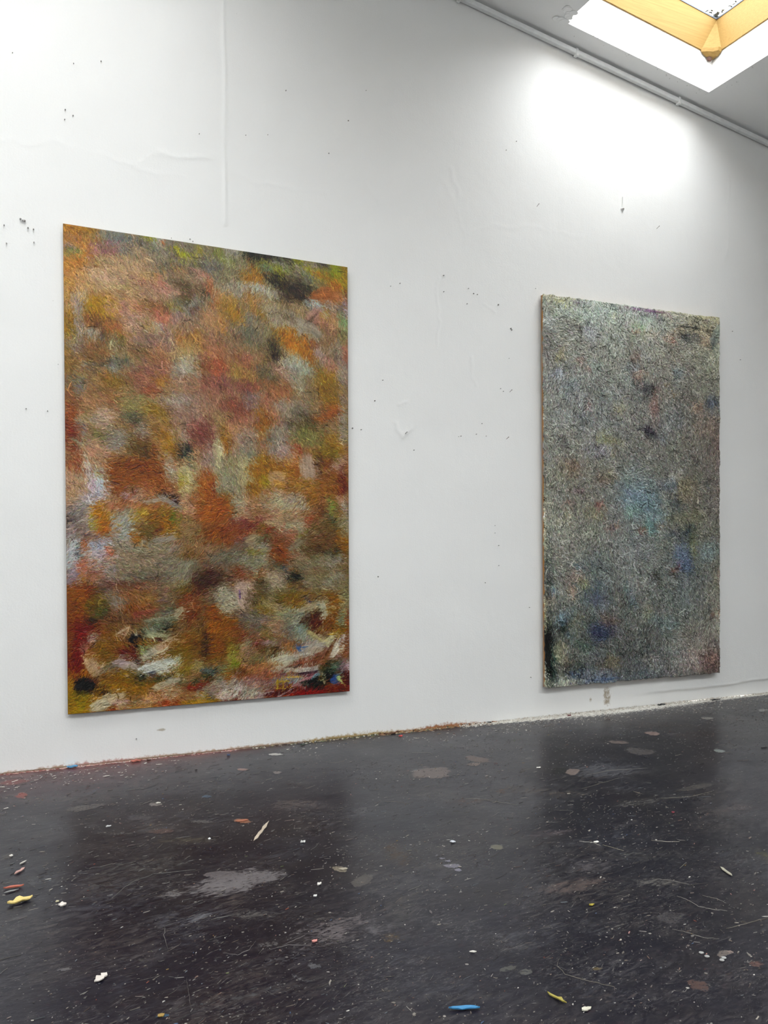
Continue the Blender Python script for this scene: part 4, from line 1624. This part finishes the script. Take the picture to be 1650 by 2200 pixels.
def floor_mat():
    t = NT('paint_splashed_black_floor')
    base = t.mix(t.noise(1.6, 6, .6), (.0024, .0018, .0060), (.0076, .0068, .0128))
    base = t.mix(t.ramp(t.noise(2.7, 5, .6, t.obj((1, 1.6, 1))), [(.5, 0.), (.75, .6)]), base, (.013, .010, .011))
    def over(c, alpha, col): return t.mix(alpha, c, col)
    w = t.attr('warm'); base = over(base, t.ramp(t.math('ADD', w.outputs['Alpha'], t.math('MULTIPLY', t.math('SUBTRACT', t.noise(30, 4, .6), .5), .5)), [(.05, 0.), (.8, .75)]), w.outputs['Color'])
    # general grime: rubbed broken film, thin scratches in a few directions, specks
    grime = t.ramp(t.noise(1.0, 8, .72, t.obj((14, 44, 14), (0, 0, -.25)), .8), [(.46, 0.), (.64, .9)])
    where = t.ramp(t.noise(1.5, 5, .65, t.obj((1, 2, 1), (0, 0, -.3))), [(.40, 0.0), (.62, 1.)])
    c = over(base, t.math('MULTIPLY', t.math('MULTIPLY', grime, where), .62), t.mix(t.ramp(t.noise(2.3, 3), [(.4, 0.), (.6, 1.)]), (.072, .060, .055), (.062, .064, .078)))
    g3 = t.ramp(t.noise(1.0, 8, .8, t.obj((40, 110, 40), (0, 0, -.2)), .4), [(.52, 0.), (.62, .8)])
    c = over(c, t.math('MULTIPLY', g3, t.ramp(t.noise(3.2, 4, .6, t.obj((1, 1.8, 1), (0, 0, .4))), [(.45, 0.), (.62, .75)])), (.10, .094, .092))
    masks = []
    for k, (rz, sx, sy, thr, col) in enumerate(((-.08, 6, 190, .63, (.12, .112, .10)), (-.35, 10, 260, .64, (.13, .122, .11)), (-.7, 11, 280, .645, (.12, .112, .105)), (.35, 12, 280, .66, (.09, .086, .082)), (1.2, 12, 290, .67, (.08, .076, .073)))):
        n_ = t.noise(1.0, 3, .55, t.obj((sx, sy, 1), (0, 0, rz)), .25)
        m = t.ramp(n_, [(thr, 0.), (thr + .03, 1.)])
        m = t.math('MULTIPLY', m, t.ramp(t.noise(1.7 + k * .4, 4, .6, t.obj((1, 1.4, 1), (0, 0, k))), [(.50, .0), (.64, .95)]))
        m = t.math('MULTIPLY', m, t.ramp(t.noise(45 + 9 * k, 3, .6), [(.42, .15), (.58, 1.)]))
        c = over(c, m, col); masks.append(m)
    for sc_, thr, col in ((55, .16, (.20, .19, .17)), (120, .15, (.17, .16, .15)), (21, .10, (.30, .28, .25))):
        v = t.n('TexVoronoi'); v.inputs['Scale'].default_value = sc_; t.l(t.obj((1, 1, 1), (0, 0, sc_)), v.inputs['Vector'])
        jit = t.math('ADD', v.outputs['Distance'], t.math('MULTIPLY', t.math('SUBTRACT', t.noise(sc_ * 3, 2), .5), .22))
        m = t.ramp(jit, [(thr * .8, 1.), (thr, 0.)])
        se = t.n('SeparateColor'); t.l(v.outputs['Color'], se.inputs[0])
        pick = t.ramp(se.outputs[0], [(.62, 0.), (.66, 1.)])
        m = t.math('MULTIPLY', t.math('MULTIPLY', m, pick), t.math('MULTIPLY', se.outputs[1], .9))
        c = over(c, m, col)
    s = t.attr('scuff')
    fine = t.noise(1.0, 6, .7, t.obj((50, 90, 1), (0, 0, .1)), .5)
    brk = t.noise(1.0, 6, .75, t.obj((16, 60, 1), (0, 0, -.3)), .8)
    sa = t.ramp(t.math('ADD', t.math('MULTIPLY', s.outputs['Alpha'], .22), t.math('ADD', t.math('MULTIPLY', fine, .5), t.math('MULTIPLY', brk, .5))), [(.625, 0.), (.72, .9)])
    sa = t.math('MULTIPLY', sa, t.ramp(s.outputs['Alpha'], [(.02, 0.), (.15, 1.)]))
    c = over(c, sa, t.mix(.45, (0, 0, 0), s.outputs['Color']))
    p = t.attr('spill')
    pa = t.ramp(t.math('ADD', p.outputs['Alpha'], t.math('MULTIPLY', t.math('SUBTRACT', t.noise(70, 6, .75), .5), 2.2)), [(.50, 0.), (.66, .8)])
    pa = t.math('MULTIPLY', pa, t.ramp(p.outputs['Alpha'], [(.02, 0.), (.1, 1.)]))
    c = over(c, pa, t.mix(.62, (0, 0, 0), p.outputs['Color']))
    k = t.attr('crust')
    ka = t.ramp(t.math('ADD', k.outputs['Fac'], t.math('MULTIPLY', t.math('SUBTRACT', t.noise(1.0, 5, .65, t.obj((35, 70, 1))), .5), 1.5)), [(.48, 0.), (.56, .95)])
    ka = t.math('MULTIPLY', ka, t.ramp(k.outputs['Fac'], [(.03, 0.), (.12, 1.)]))
    c = over(c, ka, (.66, .64, .59))
    t.set('Base Color', c)
    r = t.math('ADD', t.math('MULTIPLY', t.noise(3, 5, .6), .18), .21)
    r = t.math('ADD', r, t.math('MULTIPLY', sa, .18)); t.set('Roughness', r); t.set('Specular IOR Level', .23)
    hgt = t.math('ADD', t.noise(1.0, 5, .6, t.obj((30, 60, 1))), t.math('MULTIPLY', pa, .5))
    t.set('Normal', t.bump(hgt, .16, .004)); return t.m
P = np.stack([X, Y, Zf], -1)
fl = grid_mesh('floor', P, {'spill': spill, 'scuff': scuff, 'warm': warm}, {'crust': crust}, floor_mat(), back=(None, None, -.1))
tag(fl, kind='structure')

# ------------------------------------------------------------------ uncountable specks and dribbles of dried paint on the floor
def flake_geo(V_, F__, C_, cx, cy, L, Wd, ang, h, col, n=7, z=.0006, rnd=random):
    b = len(V_); ca, sa = math.cos(ang), math.sin(ang)
    outl = []
    for k in range(n):
        a = 2 * math.pi * k / n; r = rnd.uniform(.4, 1.25)
        p, q = L * r * math.cos(a), Wd * r * math.sin(a); outl.append((cx + p * ca - q * sa, cy + p * sa + q * ca, p, q))
    for (x, y, _, _) in outl: V_.append((x, y, z - .0012))
    for (x, y, _, _) in outl: V_.append((cx + (x - cx) * .86, cy + (y - cy) * .86, z + h * rnd.uniform(.7, 1.2)))
    F__.append(tuple(range(b + n, b + 2 * n)))
    for k in range(n): F__.append((b + k, b + (k + 1) % n, b + n + (k + 1) % n, b + n + k))
    C_.extend([col] * (2 * n))
PAL = ['8c8680', '7c7874', '9c948a', '6c6866', 'a49c90', '847468', '90807a', '746c6c', 'b4aca0', '5c5a5c', '686058', '8a6c60', '747c84', 'd8d4cc']
RARE = ['e8e4dc', 'b08c40', 'a04c38', '4c6c98', 'c89088', '708048', 'e8e0d0']
def colored(name, V_, F__, C_, rough=.5, scale=1.0):
    me = bpy.data.meshes.new(name); me.from_pydata(V_, [], F__); me.update()
    at = me.color_attributes.new('chip', 'FLOAT_COLOR', 'POINT')
    c = np.ones((len(V_), 4)); c[:, :3] = np.array(C_) * scale; at.data.foreach_set('color', c.astype(np.float32).ravel())
    return link(name, me, M_chip)
def chipmat():
    t = NT('dried_paint_chips'); a = t.attr('chip')
    t.set('Base Color', t.mix(t.math('MULTIPLY', t.noise(150, 3), .5), a.outputs['Color'], (.06, .055, .05)))
    t.set('Roughness', .5); return t.m
M_chip = chipmat()
rf = random.Random(21)
def dens(x, y): return float(fbm(np.array(x * 1.3), np.array(y * 1.9), 88, 3))
V_, F__, C_ = [], [], []
n_ = 0
while n_ < 8500:
    x, y = rf.uniform(-.2, 6.2), -abs(rf.random() ** 1.25) * 3.6 - .072
    px, py = project(x, y, 0)
    if px < -30 or px > 1680 or py > 2230: n_ += .2; continue
    if rf.random() > (dens(x, y) - .30) * 2.6: continue
    near = -y < .35
    r = rf.uniform(.0007, .0022) * (2.2 if rf.random() < .08 else 1) * (1.5 if near else 1)
    ch = rf.random()
    col = hx(rf.choice(RARE)) * .62 if ch < .06 else hx(rf.choice(PAL)) * (rf.uniform(.5, 1.05) if rf.random() < .30 or near else rf.uniform(.28, .6))
    if near and rf.random() < .35: col = hx('dcd6cc') * .9
    flake_geo(V_, F__, C_, x, y, r * rf.uniform(1, 4.2), r, rf.gauss(.35, .5), .0003, col, 7, rnd=rf)
    n_ += 1
def ribbon(pts, w_, col, h=.0007):
    b = len(V_); n = len(pts)
    for k, (x, y) in enumerate(pts):
        x2, y2 = pts[min(k + 1, n - 1)]; x1, y1 = pts[max(k - 1, 0)]
        dx, dy = x2 - x1, y2 - y1; l = math.hypot(dx, dy) + 1e-9; tp = w_ * (.25 + .75 * math.sin(math.pi * (k + .3) / (n - .4))) * rf.uniform(.7, 1.25)
        nx_, ny_ = -dy / l * tp, dx / l * tp
        V_.append((x + nx_, y + ny_, -.0004)); V_.append((x, y, h + .0004)); V_.append((x - nx_, y - ny_, -.0004)); C_.extend([col] * 3)
    for k in range(n - 1):
        q = b + 3 * k; F__.append((q, q + 1, q + 4, q + 3)); F__.append((q + 1, q + 2, q + 5, q + 4))
n_ = 0
while n_ < 2000:
    x, y = rf.uniform(-.1, 6.2), -rf.random() * 3.5 - .10
    px, py = project(x, y, 0)
    if px < -30 or px > 1680 or py > 2230: n_ += .2; continue
    if rf.random() > (dens(x + 5, y + 3) - .36) * 3.2: continue
    a = rf.gauss(.42, .4); L = rf.uniform(.008, .04) * (2.6 if rf.random() < .07 else 1); k = rf.gauss(0, 2.2)
    N = 5 + int(L / .012); pts = []
    for i in range(N):
        pts.append((x, y)); x += L / N * math.cos(a); y += L / N * math.sin(a); a += k * L / N + rf.gauss(0, .08)
    ribbon(pts, rf.uniform(.0004, .0011), hx(rf.choice(PAL)) * rf.uniform(.15, .55)); n_ += 1
# the long dribbles one can pick out
for pl, w_, c_ in (([(1455, 1925), (1475, 1932), (1500, 1947), (1530, 1954), (1562, 1957)], .0016, 'b0aca4'), ([(1510, 1924), (1540, 1931), (1560, 1940)], .0012, '9c9890'),
                   ([(1445, 1996), (1480, 2004), (1510, 2014), (1545, 2017)], .0012, 'a09c94'), ([(1200, 2060), (1197, 2075), (1215, 2093), (1260, 2107), (1320, 2120)], .0012, '9c9688'),
                   ([(1245, 1807), (1275, 1810), (1290, 1817)], .0016, 'e0dcd0'), ([(1295, 1815), (1320, 1822), (1340, 1828)], .0012, 'c0b8a0'), ([(1400, 1805), (1430, 1808), (1460, 1808)], .0016, 'c8c0b0'),
                   ([(1400, 1888), (1440, 1891), (1480, 1900)], .0012, 'a8a49c'), ([(700, 1637), (720, 1639), (735, 1636), (745, 1630)], .001, 'b8b4a8'), ([(825, 1723), (850, 1722), (880, 1727)], .002, '8c847c'),
                   ([(1000, 1716), (1030, 1716), (1065, 1722), (1110, 1729)], .0022, '8c847a'), ([(885, 1617), (925, 1617), (930, 1624)], .0014, 'b8b4a8'), ([(1460, 1865), (1475, 1853)], .0016, 'a4a090'),
                   ([(355, 1990), (352, 2012), (362, 2042)], .0018, '8a8684'), ([(400, 2100), (405, 2130), (412, 2180)], .0012, '78726a'), ([(610, 2030), (635, 2018), (655, 2010)], .0012, '8c8484'),
                   ([(480, 2047), (510, 2052), (535, 2040), (550, 2022)], .0012, '8c8484'), ([(240, 1930), (270, 1905), (300, 1885)], .0018, '84807a'), ([(270, 1900), (330, 1878), (420, 1868)], .0013, '76726c'),
                   ([(580, 2040), (620, 2030), (660, 2031)], .0012, '8c8484'), ([(1560, 1995), (1600, 1985), (1650, 1972)], .0035, '5c5240'), ([(1250, 1695), (1300, 1680), (1330, 1672)], .0012, '8c887c'),
                   ([(1420, 1715), (1480, 1712), (1530, 1700)], .0014, '9c9484'), ([(1360, 1700), (1380, 1706)], .001, '9c9484'), ([(1260, 1665), (1310, 1655), (1390, 1650)], .003, '7c7870')):
    P3 = [floorp(*p) for p in pl]; pts = []
    for a_, b_ in zip(P3[:-1], P3[1:]):
        for k in range(5): q = a_ + (b_ - a_) * k / 5; pts.append((q[0] + rf.gauss(0, .0012), q[1] + rf.gauss(0, .0012)))
    pts.append(tuple(P3[-1][:2])); ribbon(pts, w_ * .62, hx(c_) * .5, .0008)
o = colored('paint_specks', V_, F__, C_); tag(o, 'countless tiny pale specks and dribbles of dried paint scattered over the black floor', 'paint specks', kind='stuff')

# ------------------------------------------------------------------ rough crust of paint along the foot of the wall
V_, F__, C_ = [], [], []
def cyl_noise(x, s): return float(vn(np.array(x), np.array(0.), s))
for (n, x0, x1, spread, hmax, cols) in ((1700, 2.85, 5.8, .03, .013, ['e0dcd4', 'd8d4cc', 'c8c0b4', 'e8e4dc']), (320, 0, 1.3, .012, .006, ['c89890', 'b07870', 'd8c8c0', '8c5048']),
                                    (420, 1.4, 2.8, .02, .008, ['a08c5c', 'c0b490', '6c5c40', '8c7c70', 'd0ccc0', '5c6c50']), (380, 2.25, 3.15, .016, .014, ['8c5830', '6c3c24', 'a87848', '4c3424', 'b89068'])):
    for i in range(n):
        x = rf.uniform(x0, x1); dn = cyl_noise(x * 5, 7)
        if rf.random() > dn * 1.9: continue
        y = max(-.062, -abs(rf.gauss(0, spread)) - .003); r = rf.uniform(.002, .0075)
        flake_geo(V_, F__, C_, x, y, r * rf.uniform(1, 2.2), r * .8, rf.uniform(-.5, .5), hmax * rf.uniform(.2, 1) * math.exp(y / spread), hx(rf.choice(cols)) * .97, 7, rnd=rf)
o = colored('paint_crust', V_, F__, C_); tag(o, 'crumbly crust of old paint and swept crumbs along the foot of the white wall', 'crumbs', kind='stuff')

# ------------------------------------------------------------------ chips and scraps one can point to
def solid(name, col, rough=.55): return plain(name, tuple(hx(col) * .85), rough, .25, 90, .2)
_mc = {}
def chip(name, label, cat, px, py, L, Wd, ang, col, h=.004, n=11, curl=.0, seed=0, group=None, jag=.25, two=None):
    """a thin curved scrap, real thickness, lying on the floor"""
    r = random.Random(seed * 7 + int(px)); c = floorp(px, py)
    if c[1] > -.012: c[1] = -.012
    k_ = (col,); m = _mc.setdefault(k_, solid('scrap_' + col, col))
    bm = bmesh.new(); top, bot = [], []
    half = max(4, n // 2 + 1)
    rows = []
    for i in range(half + 1):
        u = i / half * 2 - 1; wv = math.sqrt(max(0, 1 - abs(u) ** 2.2)) * Wd * (1 + r.uniform(-jag, jag)) + Wd * .05
        off = r.uniform(-jag, jag) * Wd * .5
        rows.append((u * L * (1 + r.uniform(-.04, .04)), wv, off))
    def zc(x, y): return .0012 + curl * ((x / L) ** 2 * .6 + (y / max(Wd, 1e-4)) ** 2 * .5) + h * .15 * math.sin(x / L * 5 + seed)
    T_, B_ = [], []
    for x, wv, off in rows:
        T_.append([bm.verts.new((x, off + wv * s, zc(x, wv * s) + h * r.uniform(.25, .75) * (1 - .35 * abs(s)))) for s in (-1, -.4, .4, 1)])
        B_.append([bm.verts.new((x, off + wv * s * .97, max(-.0002, zc(x, wv * s) - .0014))) for s in (-1, -.4, .4, 1)])
    for i in range(half):
        for k in range(3):
            bm.faces.new((T_[i][k], T_[i + 1][k], T_[i + 1][k + 1], T_[i][k + 1])); bm.faces.new((B_[i][k], B_[i][k + 1], B_[i + 1][k + 1], B_[i + 1][k]))
        bm.faces.new((T_[i][0], B_[i][0], B_[i + 1][0], T_[i + 1][0])); bm.faces.new((T_[i][3], T_[i + 1][3], B_[i + 1][3], B_[i][3]))
    for i in (0, half):
        for k in range(3): bm.faces.new((T_[i][k], T_[i][k + 1], B_[i][k + 1], B_[i][k]))
    o = from_bm(name, bm, m, None, False); o.location = (c[0], c[1], float(np.interp(0, [0, 1], [0, 0])) + .0012); o.rotation_euler = (0, 0, ang)
    tag(o, label, cat, group); return o
A = 'paint chip'
chip('paint_flake', 'curled pale yellow paint flake lying on the black floor at the far left', A, 42, 1939, .043, .015, .30, 'd8c078', .010, 12, .012, 1)
chip('paint_flake', 'rust-red paint flake just above the pale yellow one at the far left', A, 29, 1908, .035, .007, -.05, 'b0604c', .006, 10, .006, 2)
chip('paint_flake', 'thin grey sliver of paint between the red and yellow flakes', A, 24, 1916, .026, .004, .25, '8c8c8c', .003, 10, .002, 3)
chip('paint_flake', 'pink paint scrap with a white tip above the red flake', A, 42, 1873, .032, .006, .95, 'c09890', .005, 10, .003, 4)
chip('paint_flake', 'small white sliver of paint above the pink scrap at far left', A, 50, 1854, .022, .004, .9, 'b8b4ac', .003, 8, .002, 5)
chip('paint_crumb', 'white crumb of paint at the end of a brown smear, far left', A, 24, 1840, .008, .006, .3, 'e0dcd4', .006, 8, .002, 6)
chip('paint_crumb', 'knobbly white paint crumb right of the yellow flake', A, 134, 1945, .014, .011, .2, 'dcd4cc', .009, 8, .002, 7)
chip('paint_crumb', 'tiny yellowish crumb just above the knobbly white one', A, 123, 1938, .006, .005, .2, 'c8c0a0', .005, 8, .001, 8)
chip('paint_scrap', 'ragged white paint scrap alone on dark floor, lower left', A, 216, 2103, .024, .011, .7, 'd0c8c0', .006, 10, .003, 9, jag=.5)
chip('wood_sliver', 'long pale wood splinter lying slantwise on the floor under the warm painting', 'wood splinter', 562, 1786, .125, .0075, 1.02, 'b8aa98', .005, 12, .0, 10, jag=.35)
chip('wood_sliver', 'short pale wood splinter lying slantwise at the right edge of the floor', 'wood splinter', 1560, 1873, .045, .006, 1.25, 'a09c8c', .004, 10, .0, 11)
chip('paint_skin', 'bright blue peeled strip of paint at the bottom edge of the photo', A, 997, 2168, .042, .007, -.38, '347aa8', .005, 12, .004, 12)
chip('paint_skin', 'olive yellow twisted paint scrap to the right of the blue strip', A, 1196, 2146, .034, .005, -1.3, '9c9040', .005, 10, .004, 13, jag=.5)
chip('paint_crumb', 'cream paint crumb cluster below and right of the olive scrap', A, 1260, 2170, .016, .007, .0, 'c8c4b4', .005, 9, .002, 14, jag=.5)
chip('paint_crumb', 'white curled paint ring right of the long grey scuff', A, 686, 1901, .012, .006, .6, 'e0dcd4', .006, 8, .004, 15)
chip('paint_crumb', 'white crumb just below the curled white ring', A, 677, 1926, .007, .006, .1, 'e0e0dc', .006, 8, .001, 16)
chip('paint_flake', 'tan flat flake of paint above the curled white ring', A, 737, 1868, .018, .009, -.1, 'a09888', .003, 9, .001, 17, jag=.4)
chip('paint_flake', 'orange tan oval flake on floor left of the long splinter', A, 520, 1764, .030, .011, .0, 'a0664f', .003, 10, .001, 18)
chip('paint_crumb', 'white pellet of paint under the left end of the splinter', A, 450, 1803, .006, .006, 0, 'ececec', .006, 8, 0, 19)
chip('paint_crumb', 'white crumb on grey smear, floor below warm painting', A, 340, 1726, .012, .007, .1, 'c0bcb4', .005, 8, .001, 20)
chip('paint_crumb', 'white crumb at left centre of the floor under the canvas corner', A, 233, 1776, .012, .006, .2, 'c8c8c8', .004, 8, .001, 21)
chip('paint_crumb', 'white double crumb right of the long wood splinter', A, 651, 1810, .012, .008, .2, 'd0d0cc', .007, 8, .002, 22, jag=.5)
chip('paint_crumb', 'white crumb above the mauve splash between the two paintings', A, 1157, 1650, .014, .006, .0, 'e8e4dc', .006, 8, .001, 23)
chip('paint_crumb', 'white crumb at the right of a thin pale dribble, right side of the floor', A, 1281, 1810, .012, .006, -.2, 'f0ece4', .005, 8, .001, 24)
chip('paint_crumb', 'yellow fleck of paint on open floor right of the centre', A, 1271, 1945, .011, .005, 0, 'a89838', .004, 8, .001, 25)
chip('paint_crumb', 'red speck of paint on the floor under the grey painting', A, 1446, 1746, .009, .006, 0, '803440', .005, 8, .001, 26)
chip('paint_crumb', 'pinkish crumb in the scuffed area, lower left centre', A, 676, 2023, .010, .007, .3, 'c88880', .005, 8, .001, 27)
chip('paint_crumb', 'white curl of paint on open floor, lower centre', A, 1016, 2047, .011, .003, -.5, 'd8d4cc', .004, 8, .003, 28)
chip('paint_crumb', 'ochre crumb at the bottom edge left of centre', A, 346, 2183, .010, .007, .2, '94783c', .003, 8, .001, 29)
chip('paint_crumb', 'bluish white crumb beneath the pale double smear, centre right', A, 973, 1810, .012, .007, -.6, 'c8ccd4', .005, 8, .002, 30, jag=.5)
for i, (x, y) in enumerate(((1507, 2048), (1519, 2056), (1555, 2059), (1551, 2064))):
    chip('paint_disc', ('leftmost', 'second', 'third', 'lowest')[i] + ' of four small round grey paint discs near the right edge', A, x, y, .0075, .0065, 0, '9a9a98', .0022, 10, 0, 40 + i, 'round paint discs', jag=.05)
chip('blue_paint_scrap', 'bright blue scrap of paint at the foot of the wall, far left', A, 155, 1649, .030, .010, .1, '5c9cc8', .012, 9, .004, 50, jag=.4)
chip('paint_lump', 'lumpy pink and red paint crumb at the wall foot under the warm painting', A, 292, 1636, .028, .010, .0, 'c87868', .016, 9, .002, 51, jag=.4)
chip('paint_lump', 'dark brown crumb next to the pink paint lump at the wall foot', A, 320, 1634, .012, .008, .0, '4c2c24', .010, 8, .001, 52)
chip('paint_lump', 'small blue lump near wall foot, left of the brown crumbs', A, 491, 1623, .010, .008, 0, '44587c', .010, 8, .001, 53)
chip('paint_lump', 'dark green crumb at the wall foot below the warm painting corner', A, 650, 1601, .016, .008, 0, '3c4a40', .010, 8, .001, 54)
chip('paint_lump', 'bright red crumb in front of the brown sweepings by the wall', A, 861, 1582, .014, .009, 0, 'd84848', .008, 8, .001, 55)
chip('wood_shavings', 'dark brown clump of sweepings at the wall foot left of the red crumb', 'sweepings', 838, 1577, .045, .012, .02, '5c3c28', .012, 12, .002, 56, jag=.6)
chip('black_scrap', 'black half-round scrap leaning at the wall foot between the paintings', 'scrap', 1049, 1553, .020, .010, 0, '141414', .012, 9, .001, 57)
chip('black_scrap', 'black crumpled scrap at wall foot under the grey painting', 'scrap', 1421, 1515, .040, .010, .0, '1c2024', .016, 10, .002, 58, jag=.3)
chip('black_scrap', 'flat black strip at wall foot under the right corner of the grey painting', 'scrap', 1537, 1504, .055, .008, .0, '1c1c20', .012, 10, .001, 59)
chip('paint_lump', 'dark red crumb on the white crust left of the grey painting corner', A, 1223, 1538, .014, .008, 0, '6c2838', .010, 8, .001, 60)
chip('black_scrap', 'small black sliver on the floor right of the grey painting reflection', 'scrap', 1508, 1642, .020, .004, 0, '101014', .004, 8, .001, 61)
chip('black_scrap', 'black sliver at right edge of the floor below the wall', 'scrap', 1642, 1607, .028, .005, 0, '181418', .004, 8, .001, 62)
chip('paint_crumb', 'small dark red speck on the floor in front of the left wall crust', A, 421, 1655, .008, .005, .5, '241c1c', .004, 8, .001, 63)

# ------------------------------------------------------------------ nails and the torn flap in the wall
M_nail = plain('dull_steel_nail', (.20, .19, .18), .4)
def nail(label, px, py, tilt=.35, L=.028, r=.0017):
    q = wallp(px, py); root = empty('nail', (q[0], -.002, q[2])); tag(root, label, 'nail', 'nails in the white wall')
    bm = bmesh.new(); rot = Matrix.Rotation(math.pi / 2 - tilt, 4, 'X')
    bmesh.ops.create_cone(bm, cap_ends=True, segments=10, radius1=r, radius2=r, depth=L + .012, matrix=rot @ Matrix.Translation((0, 0, (L - .012) / 2)))
    from_bm('shank', bm, M_nail, root, True)
    bm = bmesh.new(); bmesh.ops.create_cone(bm, cap_ends=True, segments=12, radius1=r * 2.3, radius2=r * 2.0, depth=.0016, matrix=rot @ Matrix.Translation((0, 0, L + .0008)))
    from_bm('head', bm, M_nail, root)
nail('upper of two nails sticking out of the wall between the paintings', 1095, 842)
nail('lower of two nails sticking out of the wall between the paintings', 1088, 943)
nail('nail high on the wall above the grey painting left corner', 1153, 444)
nail('nail high on the wall above the grey painting right part', 1411, 491)
nail('short nail beside the rough plaster patch right of the warm painting', 872, 930, .2, .016)
q = wallp(1337, 452)
bm = bmesh.new()
rows = [(-.016, .000, .000), (-.006, .002, .007), (.004, .008, .012), (.012, .014, .013), (.018, .010, .008), (.05, .003, .002), (.10, .002, .001)]
R_ = []
for dz, out, wd in rows:
    R_.append([bm.verts.new((-wd * 1.4, -.001, dz)), bm.verts.new((-wd * .2, -.004 - out, dz)), bm.verts.new((wd * .6 + .002, -.004 - out * .7, dz * .96)), bm.verts.new((wd * .5 + .004, -.001, dz))])
for a_, b_ in zip(R_[:-1], R_[1:]):
    for k in range(3): bm.faces.new((a_[k], a_[k + 1], b_[k + 1], b_[k]))
for a_ in (R_[0], R_[-1]): bm.faces.new(a_)
bmesh.ops.transform(bm, matrix=Matrix.Translation((q[0], 0, q[2])), verts=bm.verts)
M_flap = plaster('torn_plaster_skin', (.74, .74, .73))
o = from_bm('plaster_flap', bm, M_flap, wall)
